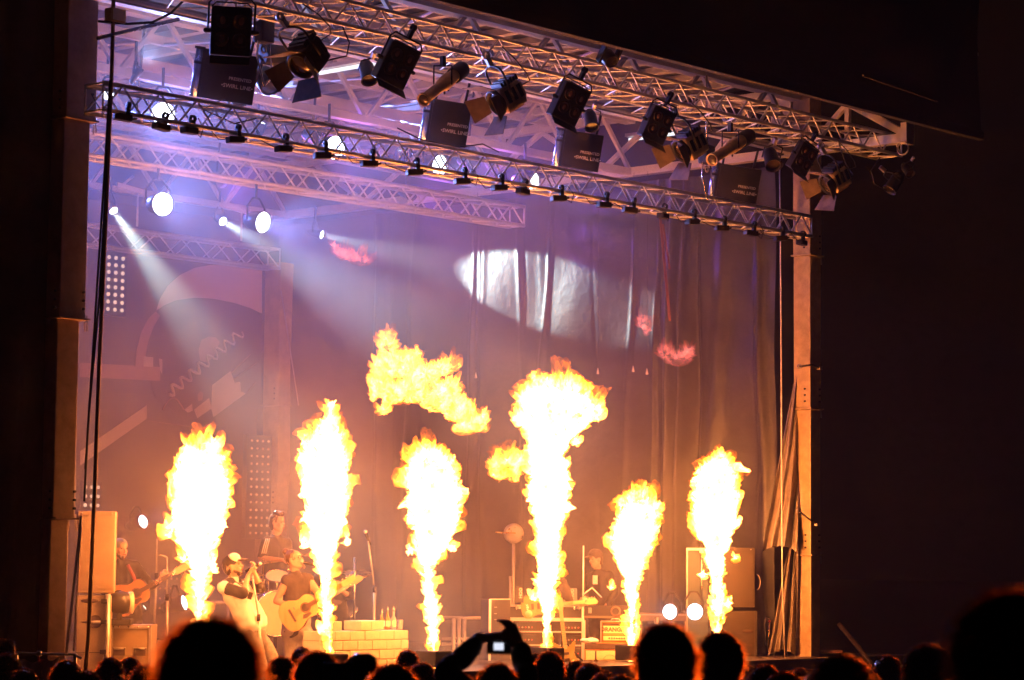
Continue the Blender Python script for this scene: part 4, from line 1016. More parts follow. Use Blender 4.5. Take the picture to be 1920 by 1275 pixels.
o = part('hanging_rope', MB().tube([at(*p, Y=-.05) for p in ((1462, 300), (1464, 520), (1465, 700), (1466, 940), (1467, 1100), (1472, 1235))], .012, 6), 'rope'); tag(o, 'thin white rope hanging straight down left of the right post', 'rope')
cp = []
for k in range(70):
    q = k / 69.0; cp.append(at(1474 + (1480 - 1474) * q + 4 * math.sin(q * 60), 1170 + 75 * q + 2 * math.cos(q * 60), Y=.15))
o = part('coiled_cable', MB().tube(cp, .006, 5), 'rope'); tag(o, 'wavy coiled cable at the foot of the right post', 'cable')
# webbing straps on the side tarpaulin
for lab, a, b, w_ in (('orange webbing strap hanging from the lower truss end in front of the tarpaulin', (1238, 408), (1256, 602), .06), ('short orange webbing strap crossing beside the longer one', (1243, 420), (1256, 505), .04)):
    pa, pb = at(*a, X=W - .5), at(*b, X=W - .42); o = part('webbing_strap', MB().beam(pa, pb, w_, .006, (0, 1, 0)), 'strap_orange'); tag(o, lab, 'strap', 'orange webbing straps')
for i, (x, y, lab) in enumerate(((603, 722, 'above the pointed flame'), (668, 722, 'left of the fire ball'), (892, 705, 'right of the fire ball'), (1121, 697, 'above the mushroom flame'), (1187, 693, 'left of the pink fire wisp'), (1213, 698, 'under the pink fire wisp'))):
    c = at(x, y, X=W - .4) if x > 850 else at(x, y, Y=D - .4); t = thing('dangling_clip', 'tiny pale clip dangling ' + lab, 'clip', c, 'tiny clips hanging on threads')
    part('clip_body', MB().lathe(c, (0, 0, 1), [(.001, -.04), (.022, -.03), (.012, .03), (.004, .06), (.001, .06)], 8), 'rope', t)
    part('thread', MB().tube([c + Vector((0, 0, .05)), (c.x, c.y, Hb - .1)], .0025, 4), 'rubber', t)
# ------------------------------------------------------------------ people
def basis(f, u):
    f = Vector(f).normalized(); u = Vector(u); u = (u - f * u.dot(f)).normalized(); x = f.cross(u)
    return Matrix((x, f, u)).transposed()      # local x = the person's right, y = forward, z = up
def add_head(mb, hc, R, s=1.0):
    P = lambda x, y, z: hc + R @ Vector((x * s, y * s, z * s))
    E = lambda c, r: mb.ell(P(*c), tuple(q * s for q in r), 16, R)
    E((0, -.012, .022), (.076, .097, .103)); E((0, .022, -.04), (.063, .074, .083)); E((0, .058, -.098), (.034, .032, .028))
    E((0, .04, .05), (.06, .055, .05))
    mb.cap(P(0, .086, .006), P(0, .112, -.032), .011 * s, .016 * s, 8); mb.cap(P(-.036, .078, .028), P(.036, .078, .028), .015 * s, .015 * s, 8)
    for q in (-1, 1):
        E((q * .079, -.008, -.008), (.01, .021, .033)); E((q * .036, .062, -.03), (.026, .028, .024)); mb.cap(P(q * .06, .0, -.06), P(q * .02, .06, -.1), .024 * s, .02 * s, 8)
    mb.cap(P(-.02, .088, -.062), P(.02, .088, -.062), .011 * s, .011 * s, 8)
def add_hand(mb, w, d, n, curl=.6, thumb=1, s=1.0):
    """w wrist, d direction of the hand, n palm normal; five fingers"""
    d = Vector(d).normalized(); n = Vector(n); n = (n - d * n.dot(d)).normalized(); x = d.cross(n)
    for k in range(-1, 2): mb.cap(w + x * .022 * k * s, w + d * .085 * s + x * .026 * k * s, .017 * s, .015 * s, 8)
    for k, ln in enumerate((.066, .076, .07, .054)):
        a = w + d * .088 * s + x * (.033 - .022 * k) * s
        d1 = (d * math.cos(curl) + n * math.sin(curl)).normalized(); d2 = (d * math.cos(curl * 2.1) + n * math.sin(curl * 2.1)).normalized(); d3 = (d * math.cos(curl * 2.9) + n * math.sin(curl * 2.9)).normalized()
        b = a + d1 * ln * .5 * s; c = b + d2 * ln * .32 * s; e = c + d3 * ln * .25 * s
        mb.cap(a, b, .0105 * s, .0098 * s, 8); mb.cap(b, c, .0098 * s, .009 * s, 8); mb.cap(c, e, .009 * s, .0075 * s, 8)
    t0 = w + d * .02 * s + x * .028 * thumb * s; t1 = t0 + (d * .6 + x * .6 * thumb + n * .4).normalized() * .045 * s; t2 = t1 + (d * .8 + x * .1 * thumb + n * .6).normalized() * .034 * s
    mb.cap(t0, t1, .014 * s, .011 * s, 8); mb.cap(t1, t2, .011 * s, .009 * s, 8)
def wrinkle(me, amp, f):
    n = len(me.vertices); co = np.empty(n * 3); me.vertices.foreach_get('co', co); co = co.reshape(-1, 3); no = np.empty(n * 3); me.vertices.foreach_get('normal', no); no = no.reshape(-1, 3)
    d = np.array([mnoise.fractal(Vector((c[0] * f, c[1] * f, c[2] * f * .55)), 1, 2, 3) for c in co])
    co += no * (d * amp)[:, None]; me.vertices.foreach_set('co', co.ravel()); me.update()
def hair_mesh(hc, R, style, s=1.0, seed=0):
    r2 = random.Random(seed); mb = MB(); P = lambda x, y, z: hc + R @ Vector((x * s, y * s, z * s))
    if style in ('short', 'quiff', 'fuzzy', 'curly', 'long'):
        mb.ell(P(0, -.024, .034), (.083 * s, .1 * s, .103 * s), 16, R); mb.ell(P(0, -.05, -.01), (.078 * s, .07 * s, .1 * s), 14, R)
        if style == 'quiff': mb.ell(P(0, .05, .12), (.06 * s, .05 * s, .035 * s), 12, R); mb.ell(P(.01, .0, .135), (.065 * s, .06 * s, .03 * s), 12, R)
        if style == 'long':
            for k in range(9):
                a = -2.6 + k * .65 - 0.0; x, y = .085 * math.sin(a), -.03 - .06 * abs(math.cos(a * .5))
                mb.cap(P(x * .9, y, .02), P(x * 1.25, y - .02, -.26), .035 * s, .028 * s, 10)
        if style == 'curly':
            for k in range(70):
                v = Vector((r2.gauss(0, 1), r2.gauss(-.35, 1), r2.gauss(.35, 1))).normalized()
                mb.ell(P(v.x * .1, v.y * .115 - .02, v.z * .115 + .03), r2.uniform(.022, .04) * s, 8)
    if style == 'bun': mb.ell(P(0, -.02, .03), (.082 * s, .1 * s, .1 * s), 16, R); mb.ell(P(0, -.08, .12), .045 * s, 12)
    me = remesh(mb, .012 * s, 1); wrinkle(me, .012 * s if style != 'curly' else .016 * s, 28 / s)
    return me
def strands(hc, R, n, s=1.0, seed=0, ln=.03, low=-.5):
    """loose short hairs standing off the crown: thin three-sided slivers"""
    r2 = random.Random(seed); mb = MB()
    for k in range(n):
        v = Vector((r2.gauss(0, 1), r2.gauss(0, 1), r2.gauss(0, 1))).normalized()
        if v.z < low or (v.y > .45 and v.z < .3): continue
        a = hc + R @ Vector((v.x * .082 * s, (v.y * .1 - .024) * s, (v.z * .102 + .034) * s)); d = (R @ v + Vector((r2.gauss(0, .45), r2.gauss(0, .45), r2.gauss(0, .45)))).normalized()
        x = d.orthogonal().normalized() * .0017 * s; y = d.cross(x)
        l = ln * s * r2.uniform(.4, 1.25); bend = Vector((r2.gauss(0, .3), r2.gauss(0, .3), -.25)) * l
        mid = a + d * l * .55; e = a + d * l + bend
        mb.add([a + x, a - x * .5 + y, a - x * .5 - y, mid + x, mid - x * .5 + y, mid - x * .5 - y, e], [[0, 1, 4, 3], [1, 2, 5, 4], [2, 0, 3, 5], [3, 4, 6], [4, 5, 6], [5, 3, 6]], True)
    return mb
def figure(label, J, fd, ud=(0, 0, 1), top=('shirt_black', .5), bottom='denim', hair=('hair', 'short'), hat=None, beard=False, hands=None, name='person', group=None, seed=0, voxel=.0125, skin='skin', build=1.0, glasses=False):
    J = {k: Vector(v) for k, v in J.items()}
    base = (J['anL'] + J['anR']) / 2; base.z = min(J['anL'].z, J['anR'].z) - .08
    t = thing(name, label, 'person', base, group)
    R = basis(fd, ud); hc = J['head']; lat = (J['shR'] - J['shL']).normalized()
    sh = (J['shL'] + J['shR']) / 2; belly = J.get('belly', (J['chest'] + J['pelvis']) / 2)
    def torso(mb, e, low=True):
        b = build
        mb.cap(J['shL'], J['shR'], .062 * b + e, .062 * b + e, 12)
        for q in (-1, 1):
            mb.cap(J['chest'] + lat * q * .088 * b, belly + lat * q * .07 * b, .108 * b + e, .1 * b + e, 14); mb.cap(sh + lat * q * .09, J['chest'] + lat * q * .088 * b, .075 + e, .108 * b + e, 12)
            if low: mb.cap(belly + lat * q * .07 * b, J['pelvis'] + lat * q * .075 * b, .1 * b + e, .11 * b + e, 14)
        mb.cap(sh, J['neck'], .07 + e, .058 + e, 10)
    def arm(mb, S, e, f0=0.0, f1=1.0):
        a, b, c = J['sh' + S], J['el' + S], J['wr' + S]
        if f1 <= .5: mb.cap(a, a.lerp(b, f1 * 2), .054 + e, .054 + (.042 - .054) * f1 * 2 + e, 12)
        else:
            mb.cap(a, b, .054 + e, .042 + e, 12); q = (f1 - .5) * 2; mb.cap(b, b.lerp(c, q), .042 + e, .042 - .014 * q + e, 12)
    def legs(mb, e):
        for S in 'LR':
            mb.cap(J['hip' + S], J['kn' + S], .088 + e, .06 + e, 14); mb.cap(J['kn' + S], J['an' + S], .058 + e, .042 + e, 12)
        mb.cap(J['hipL'], J['hipR'], .1 + e, .1 + e, 12)
    mb = MB(); torso(mb, 0); legs(mb, 0); mb.cap(J['neck'], hc - R @ Vector((0, .01, .05)), .057, .054, 12); add_head(mb, hc, R)
    for S in 'LR':
        arm(mb, S, 0)
        d, n, cu, th = (hands or {}).get(S, ((J['wr' + S] - J['el' + S]), (lat * (1 if S == 'L' else -1)), .35, 1))
        add_hand(mb, J['wr' + S], d, n, cu, th)
        ft = R @ Vector((0, 1, 0)); ft.z = 0; ft = ft.normalized() if ft.length > .1 else Vector((1, 0, 0))
        mb.cap(J['an' + S] - Vector((0, 0, .03)), J['an' + S] + ft * .15 - Vector((0, 0, .045)), .045, .035, 10)
    me = remesh(mb, voxel, 2); mpart('body', me, skin, t)
    mb = MB(); torso(mb, .016)
    for S in 'LR':
        if top[1] > 0: arm(mb, S, .016, 0, top[1])
    me = remesh(mb, .016, 2); wrinkle(me, .016, 9); mpart('shirt' if top[1] > 0 else 'vest', me, top[0], t)
    mb = MB(); legs(mb, .014)
    for q in (-1, 1): mb.cap(J['pelvis'] + lat * q * .075, J['pelvis'] + lat * q * .07 + (belly - J['pelvis']) * .35, .122, .118, 12)
    me = remesh(mb, .016, 2); wrinkle(me, .014, 10); mpart('trousers', me, bottom, t)
    for S in 'LR':
        mb = MB(); mb.cap(J['an' + S] - Vector((0, 0, .035)), J['an' + S] + ft * .16 - Vector((0, 0, .045)), .055, .045, 12); part('shoe', mb, 'black', t)
    if hair: mpart('hair', hair_mesh(hc, R, hair[1], 1.0, seed), hair[0], t)
    P = lambda x, y, z: hc + R @ Vector((x, y, z))
    for q in (-1, 1):
        part('eye', MB().ell(P(q * .032, .083, .006), (.013, .008, .008), 10, R), 'ink', t)
    part('mouth', MB().ell(P(0, .098, -.063), (.024, .008, .009), 10, R), 'strap', t)
    if beard:
        mb = MB()
        mb.ell(P(0, .052, -.095), (.045, .045, .04), 14, R); mb.cap(P(-.06, .01, -.06), P(-.03, .06, -.09), .022, .022, 8); mb.cap(P(.06, .01, -.06), P(.03, .06, -.09), .022, .022, 8)
        me = remesh(mb, .01, 1); wrinkle(me, .008, 40); mpart('beard', me, 'hair_brown', t)
    if hat:
        crown, front = hat
        mb = MB(); mb.ell(P(0, -.018, .05), (.088, .106, .092), 18, R); mpart('cap_crown', remesh(mb, .012, 1), crown, t)
        mb = MB(); mb.ell(P(0, .02, .078), (.08, .088, .075), 18, R); mpart('cap_front', remesh(mb, .012, 1), front, t)
        mb = MB(); mb.ell(P(0, .13, .045), (.07, .075, .012), 18, basis(R @ Vector((0, 1, -.15)), R @ Vector((0, .15, 1)))); part('cap_peak', mb, crown, t)
    if glasses:
        g = MB()
        for q in (-1, 1): g.lathe(P(q * .034, .1, .008), R @ Vector((0, 1, 0)), [(.024, -.002), (.028, 0), (.024, .002), (.02, 0), (.024, -.002)], 14); g.tube([P(q * .06, .095, .01), P(q * .08, .0, .005)], .003, 5)
        part('glasses', g.tube([P(-.01, .104, .01), P(.01, .104, .01)], .003, 5), 'black', t)
    return t, R
def mic(label, head, tail, stand=None, cat='microphone', cable=True):
    head, tail = Vector(head), Vector(tail); d = (tail - head).normalized()
    t = thing('microphone', label, 'microphone', head, 'microphones')
    part('mic_grille', MB().ell(head, .027, 12), 'steel', t); part('mic_handle', MB().tube([head + d * .02, head + d * .19], [.022, .015], 10), 'black', t)
    return t
def mic_stand(label, foot, mid, topp, m_='black', boom=None):
    t = thing('mic_stand', label, 'microphone stand', foot, 'microphone stands')
    part('pole', MB().tube([foot, mid], .016, 8), m_, t); part('pole_upper', MB().tube([mid, topp], .011, 8), m_, t); part('clutch', MB().tube([Vector(mid) - Vector((0, 0, .04)), Vector(mid) + Vector((0, 0, .04))], .022, 8), 'black', t)
    part('base', MB().lathe(foot, (0, 0, 1), [(.14, 0), (.14, .015), (.03, .03), (.02, .05)], 20), 'black', t)
    if boom: part('boom_arm', MB().tube(boom, .01, 8), m_, t)
    return t
AC = [(-.245, 0), (-.24, .07), (-.215, .13), (-.17, .18), (-.11, .197), (-.05, .185), (.005, .155), (.05, .132), (.09, .13), (.13, .14), (.175, .142), (.215, .122), (.24, .08), (.25, .03)]
AC = AC + [(x, -y) for x, y in reversed(AC[1:])]
def acoustic(label, c, neck, nrm, topm, strapm=None):
    c = Vector(c); e1 = Vector(neck).normalized(); n = Vector(nrm); n = (n - e1 * n.dot(e1)).normalized(); e2 = n.cross(e1)
    mx = Matrix((e1, e2, n)).transposed().to_4x4(); mx.translation = c
    P = lambda x, y, z: mx @ Vector((x, y, z))
    t = thing('acoustic_guitar', label, 'guitar', c, 'acoustic guitars')
    mm = mx.copy(); mm.translation = P(0, 0, -.1)
    part('guitar_sides', MB().prism([(x, y) for x, y in AC], mm, .097), 'rosewood', t)
    mm = mx.copy(); mm.translation = P(0, 0, -.002); top_ = part('guitar_top', MB().prism([(x * .99, y * .985) for x, y in AC], mm, .006), topm, t)
    part('sound_hole', MB().disc(P(.1, 0, .0052), n, .05, 20), 'ink', t); part('rosette', MB().lathe(P(.1, 0, .0045), n, [(.053, 0), (.053, .002), (.064, .002), (.064, 0)], 24), 'rosewood', t)
    part('bridge', MB().box(P(-.09, 0, .008), (.028, .17, .012), mx.to_3x3()), 'rosewood', t); part('pick_guard', MB().prism([(.03, -.06), (.12, -.07), (.13, -.1), (.05, -.12), (0, -.1)], Matrix.Translation(P(0, 0, .0048) - mx.translation) @ mx, .001), 'rosewood', t)
    part('neck', MB().box(P(.42, 0, .002), (.42, .052, .03), mx.to_3x3(), bevel=.008), 'maple', t); part('fingerboard', MB().box(P(.37, 0, .02), (.5, .053, .008), mx.to_3x3()), 'rosewood', t)
    part('headstock', MB().box(P(.72, 0, -.008), (.19, .075, .018), mx.to_3x3() @ Matrix.Rotation(.2, 3, 'Y')), 'maple', t)
    for k in range(3):
        for q in (-1, 1): part('tuner', MB().ell(P(.66 + .05 * k, q * .052, -.005), (.012, .012, .009), 8), 'chrome', t)
    for k in range(6): part('string', MB().tube([P(-.08, -.03 + .012 * k, .018), P(.64, -.02 + .008 * k, .027)], .0012, 4), 'chrome', t)
    return t, P
UP = Vector((0, 0, 1)); BACK = Vector((FWD.x, FWD.y, 0)).normalized(); RT = Vector((RGT.x, RGT.y, 0)).normalized()
def px_rig(dz, pts):
    return {k: at(v[0], v[1], d=dz + (v[2] if len(v) > 2 else 0)) for k, v in pts.items()}

# singer
d0 = depth_of(at(470, 1165, Y=1.0))
Js = px_rig(d0, dict(head=(437, 1061, 0), neck=(437, 1087, 0), shR=(421, 1102, -.17), shL=(447, 1097, .19), chest=(447, 1113, 0), belly=(458, 1138, 0), pelvis=(474, 1170, 0), elR=(456, 1113, -.27), wrR=(466, 1078, -.05),
    elL=(489, 1102, .05), wrL=(476, 1072, .03), hipR=(470, 1180, -.09), hipL=(480, 1180, .09), knR=(490, 1246, -.1), knL=(512, 1238, .1), anR=(486, 1320, -.1), anL=(524, 1312, .12)))
singer, Rs = figure('person leaning back to sing, in a white and black raglan shirt and trucker cap', Js, RT * .93 - BACK * .12 + UP * .22, UP - RT * .25, top=('shirt_white', .55), bottom='denim', hat=('shirt_black', 'shirt_white'), beard=True,
    hands={'R': (RT * .35 + UP * .8, RT * .6 - UP * .3, .75, 1), 'L': (RT * .1 + UP * .9 - BACK * .2, -RT * .7, .75, -1)}, build=1.16)
mb = MB()   # the black yoke and sleeves of the raglan shirt
for q, S in ((1, 'R'), (-1, 'L')):
    a, b, c = Js['sh' + S], Js['el' + S], Js['wr' + S]; mb.cap(a, b, .078, .064, 12); mb.cap(b, b.lerp(c, .12), .062, .058, 12); mb.cap(Js['neck'].lerp(a, .35), a, .07, .082, 12)
lt = (Js['shR'] - Js['shL']).normalized(); cc = Js['chest'] + UP * .03 - RT * .035
mb.cap(cc + lt * .1, cc - lt * .1, .118, .118, 12)
me = remesh(mb, .016, 2); wrinkle(me, .012, 9); mpart('shirt_yoke', me, 'shirt_black', singer)
tagp = at(469, 1117, d=d0 - .21); part('pass_card', MB().box(tagp, (.05, .008, .085), basis(-BACK, UP + RT * .3)), 'ink', singer)
part('lanyard', MB().tube([at(440, 1089, d=d0 - .14), at(455, 1100, d=d0 - .2), at(467, 1110, d=d0 - .21)], .005, 5), 'ink', singer)
mic('black microphone held up by the singer in the cap', at(487, 1057, d=d0 + .0), at(466, 1068, d=d0))
mic_stand('straight microphone stand gripped by the singer in the cap', at(494, 1325, d=d0 - .02), at(485, 1158, d=d0 - .16), at(473, 1078, d=d0 - .08), 'steel')

# woman with the yellow guitar
d1 = depth_of(at(556, 1150, Y=1.5))
Jw = px_rig(d1, dict(head=(551, 1049, 0), neck=(553, 1076, 0), shR=(537, 1089, -.1), shL=(578, 1086, .1), chest=(557, 1105, 0), belly=(556, 1135, 0), pelvis=(556, 1180, 0), elR=(518, 1127, -.15), wrR=(551, 1139, -.24), elL=(602, 1120, .02), wrL=(618, 1103, -.12),
    hipR=(544, 1187, -.02), hipL=(570, 1187, .02), knR=(542, 1250, 0), knL=(575, 1250, .03), anR=(542, 1325, 0), anL=(578, 1322, .05)))
woman, Rw = figure('person with tied-up hair singing over a yellow acoustic guitar, in a sleeveless vest', Jw, RT * .9 - BACK * .35 + UP * .25, UP - RT * .2, top=('shirt_grey', 0), bottom='denim_pale', hair=('hair_brown', 'bun'),
    hands={'R': (RT * .8 - UP * .05, BACK * .7 - UP * .4, .35, -1), 'L': (RT * .3 + UP * .8, BACK, .8, 1)}, build=.92, glasses=True)
part('earring', MB().lathe(at(541, 1068, d=d1 - .06), (0, 0, 1), [(.001, -.03), (.018, -.015), (.01, .015), (.001, .03)], 8), 'chrome', woman)
gc = at(560, 1147, d=d1 - .27)
yg, Pg = acoustic('yellow acoustic guitar played by the person in the dark vest', gc, RT * .83 + UP * .52 - BACK * .1, -BACK * .96 + UP * .12 + RT * .12, 'spruce')
mic('black microphone in front of the person with the yellow guitar', at(566, 1053, d=d1 - .05), at(585, 1058, d=d1 - .05)); mic_stand('microphone stand in front of the person with the yellow guitar, mostly behind the second flame', at(606, 1325, d=d1), at(606, 1130, d=d1), at(604, 1062, d=d1), 'steel', [at(604, 1062, d=d1), at(583, 1058, d=d1 - .05)])

# bearded guitarist at the left
d2 = depth_of(at(235, 1110, Y=2.6))
Jb = px_rig(d2, dict(head=(226, 1029, 0), neck=(225, 1056, 0), shR=(198, 1064, -.03), shL=(253, 1063, .03), chest=(227, 1082, 0), belly=(231, 1112, 0), pelvis=(236, 1155, 0), elR=(196, 1108, -.12), wrR=(251, 1122, -.24), elL=(283, 1098, -.02), wrL=(302, 1085, -.17),
    hipR=(223, 1162, 0), hipL=(250, 1162, 0), knR=(222, 1230, 0), knL=(258, 1230, 0), anR=(220, 1305, 0), anL=(262, 1303, 0)))
bearded, Rb = figure('bearded person in a grey beanie and black shirt playing an orange guitar beside the loudspeaker', Jb, RT * .62 - BACK * .75 - UP * .02, UP, top=('shirt_black', .75), bottom='shirt_black', hair=None, beard=True,
    hands={'R': (RT * .9 - UP * .1, BACK * .7 - UP * .3, .4, -1), 'L': (RT * .5 + UP * .7, BACK, .8, 1)})
mb = MB(); mb.ell(Jb['head'] + Rb @ Vector((0, -.015, .05)), (.088, .107, .08), 16, Rb); me = remesh(mb, .012, 1); mpart('beanie', me, 'pool_blue', bearded)
og, Pg = acoustic('orange acoustic guitar played by the bearded person', at(242, 1119, d=d2 - .27), RT * .86 + UP * .47, -BACK * .95 + RT * .2, 'cedar')
part('guitar_strap', MB().tube([at(240, 1060, d=d2 - .09), at(249, 1078, d=d2 - .17), at(262, 1108, d=d2 - .26)], .022, 6), 'strap', og)
mic_stand('thin microphone stand left of the first flame', at(313, 1250, d=d2 + .3), at(313, 1120, d=d2 + .3), at(313, 1045, d=d2 + .3), 'steel', [at(313, 1045, d=d2 + .3), at(299, 1040, d=d2 + .2)])
mic_stand('tall thin stand behind the bearded guitarist', at(288, 1200, d=d2 + 2), at(293, 1080, d=d2 + 2), at(294, 1010, d=d2 + 2), 'steel')

# drummer
d3 = depth_of(at(516, 1040, Y=3.6))
Jd = px_rig(d3, dict(head=(520, 980, 0), neck=(518, 1007, 0), shR=(500, 1017, -.12), shL=(538, 1018, .12), chest=(517, 1030, 0), belly=(517, 1055, 0), pelvis=(515, 1085, 0), elR=(489, 1046, -.2), wrR=(528, 1050, -.32), elL=(546, 1048, .0), wrL=(556, 1058, -.2),
    hipR=(510, 1092, -.1), hipL=(524, 1092, .1), knR=(540, 1105, -.25), knL=(556, 1108, .1), anR=(538, 1185, -.25), anL=(556, 1185, .1)))
drummer, Rd = figure('drummer with tousled hair in a dark shirt with three pale sleeve stripes', Jd, RT * .88 - BACK * .42 - UP * .05, UP, top=('shirt_grey', .45), bottom='shirt_black', hair=('hair_brown', 'quiff'), hands={'R': (RT * .9, BACK * .3 - UP, .9, -1), 'L': (RT * .8, -UP, .9, 1)}, seed=4)
for k in range(3):
    o_ = (k - 1) * .022; part('sleeve_stripe', MB().tube([at(499 + k * 3.2, 1010, d=d3 - .2), at(494.5 + k * 3.6, 1024, d=d3 - .262), at(491 + k * 3.6, 1038, d=d3 - .275)], .007, 6), 'letter', drummer)
mb = MB(); mb.lathe(at(516, 1117, d=d3), (0, 0, 1), [(.001, -.05), (.16, -.04), (.17, .03), (.15, .06), (.001, .065)], 20)
st = thing('drum_stool', 'round black stool under the drummer', 'stool', at(516, 1200, d=d3)); part('seat', mb, 'black', st); part('leg', MB().tube([at(516, 1117, d=d3), at(516, 1215, d=d3)], .025, 8), 'chrome', st)

# drum kit
def drum(label, c, ax, r, h, m_='drum_shell'):
    t = thing('drum', label, 'drum', c, 'drum kit'); ax = Vector(ax).normalized()
    part('shell', MB().lathe(c - ax * h / 2, ax, [(r * .98, 0), (r, .01), (r, h - .01), (r * .98, h)], 28), m_, t)
    for z in (0, h):
        part('hoop', MB().lathe(c - ax * h / 2 + ax * (z - .012), ax, [(r * 1.03, 0), (r * 1.05, .012), (r * 1.03, .024), (r * .97, .02), (r * .97, .004), (r * 1.03, 0)], 28), 'chrome', t)
        part('drum_head', MB().disc(c - ax * h / 2 + ax * z, ax, r * .98, 28), 'cream', t)
    u = ax.orthogonal().normalized(); w = ax.cross(u)
    for k in range(8):
        a = k * math.pi / 4; q = c + (u * math.cos(a) + w * math.sin(a)) * r * 1.04; part('lug', MB().tube([q - ax * h * .42, q + ax * h * .42], .008, 6), 'chrome', t)
    return t
drum('large violet bass drum behind the person with the yellow guitar', at(505, 1150, d=d3 - .75), RT * .5 - BACK * .85, .29, .4)
drum('snare drum beside the singer hands', at(488, 1100, d=d3 - .3), UP * .97 - BACK * .2, .18, .14, 'steel')
drum('floor tom left of the bass drum', at(478, 1120, d=d3 + .1), UP, .19, .34, 'plydark')
drum('rack tom above the bass drum', at(520, 1092, d=d3 - .6), UP * .85 - BACK * .5, .15, .2)
def cymbal(label, px, py, r, dd, tilt):
    c = at(px, py, d=d3 + dd); ax = (UP + tilt).normalized(); t = thing('cymbal', label, 'cymbal', (c.x, c.y, 0), 'cymbals on stands')
    part('plate', MB().lathe(c, ax, [(.001, .03), (.03, .028), (.05, .012), (r * .6, .004), (r, -.008), (r, -.011), (.05, .008), (.001, .02)], 28), 'brass', t)
    part('stand', MB().tube([c, (c.x, c.y, .35)], .011, 8), 'chrome', t)
    for k in range(3):
        a = k * 2.1; part('leg', MB().tube([(c.x, c.y, .4), (c.x + .3 * math.cos(a), c.y + .3 * math.sin(a), .01)], .01, 6), 'chrome', t)
    part('wing_nut', MB().ell(c + ax * .045, .015, 8), 'chrome', t)
cymbal('brass cymbal left of the drummer arm', 494, 1056, .2, -.3, -RT * .15)
cymbal('brass cymbal right of the second flame', 664, 1075, .24, .3, -BACK * .25)
cymbal('brass cymbal hidden behind the second flame', 600, 1040, .24, -.2, BACK * .1)
cymbal('hi-hat cymbal pair low beside the drummer', 484, 1078, .17, -.5, RT * .05)
for lab, foot, top_ in (('chrome stand leaning right of the second flame', (652, 1165), (672, 1140)), ('chrome stand upright right of the second flame', (664, 1180), (665, 1045))):
    o = part('hardware_stand', MB().tube([at(*foot, d=d3 - .6), at(*top_, d=d3 - .5)], .014, 8), 'chrome'); tag(o, lab, 'stand', 'drum hardware')

# dark guitarist behind the second flame
d4 = depth_of(at(625, 1120, Y=2.6))
Jg = px_rig(d4, dict(head=(612, 1047, 0), neck=(614, 1073, 0), shR=(597, 1086, -.05), shL=(640, 1086, .05), chest=(618, 1100, 0), belly=(622, 1125, 0), pelvis=(628, 1160, 0), elR=(590, 1120, -.1), wrR=(612, 1132, -.2), elL=(655, 1118, 0), wrL=(640, 1107, -.2),
    hipR=(618, 1168, 0), hipL=(642, 1166, 0), knR=(620, 1235, 0), knL=(652, 1235, 0), anR=(620, 1310, 0), anL=(656, 1308, 0)))
figure('dark-clothed person behind the second flame, only fretting hand and legs showing', Jg, -BACK * .9 + RT * .3, UP, top=('shirt_black', .6), bottom='shirt_black', hair=('hair', 'short'), hands={'L': (UP * .7 - RT * .2, BACK, .8, 1)}, seed=9)
def electric(label, c, neck, nrm, col, ln=.62):
    c = Vector(c); e1 = Vector(neck).normalized(); n = Vector(nrm); n = (n - e1 * n.dot(e1)).normalized(); e2 = n.cross(e1); mx = Matrix((e1, e2, n)).transposed().to_4x4(); mx.translation = c; P = lambda x, y, z: mx @ Vector((x, y, z)); R3 = mx.to_3x3()
    out = [(-.2, 0), (-.19, .08), (-.15, .14), (-.09, .16), (-.03, .14), (.02, .115), (.07, .115), (.12, .14), (.19, .165), (.215, .15), (.18, .11), (.14, .07), (.13, .03), (.13, -.03), (.13, -.06), (.17, -.09), (.2, -.13), (.17, -.145), (.1, -.125), (.04, -.11), (-.02, -.125), (-.08, -.16), (-.15, -.15), (-.19, -.09)]
    t = thing('electric_guitar', label, 'guitar', c, 'electric guitars'); mm = mx.copy(); mm.translation = P(0, 0, -.022)
    part('guitar_body', MB().prism(out, mm, .044), col, t); part('neck', MB().box(P(.12 + ln / 2, 0, .016), (ln, .05, .03), R3, bevel=.006), 'maple', t); part('fingerboard', MB().box(P(.1 + ln / 2, 0, .034), (ln, .048, .006), R3), 'maple', t)
    for k in range(14): part('fret', MB().box(P(.16 + ln * .92 * (1 - .5 ** (k / 8.0)) , 0, .038), (.004, .048, .004), R3), 'chrome', t)
    part('headstock', MB().prism([(0, -.03), (.06, -.045), (.16, -.04), (.18, -.01), (.14, .04), (.03, .04), (0, .03)], Matrix.Translation(P(.12 + ln, 0, 0) - mx.translation) @ mx, .02), 'maple', t)
    for k in range(6): part('tuner', MB().ell(P(.15 + ln + .02 * k, .05, .01), (.009, .009, .007), 8), 'chrome', t)
    for x in (-.04, .04): part('pickup', MB().box(P(x, 0, .027), (.035, .08, .012), R3), 'ink', t)
    part('bridge', MB().box(P(-.11, 0, .028), (.03, .08, .014), R3), 'chrome', t); part('control_plate', MB().lathe(P(-.1, -.09, .022), n, [(.05, 0), (.05, .004), (.001, .004)], 16), 'cream', t)
    return t
electric('dark guitar whose headstock shows right of the second flame', at(607, 1128, d=d4 - .24), RT * .82 + UP * .55, -BACK, 'rosewood', .3)

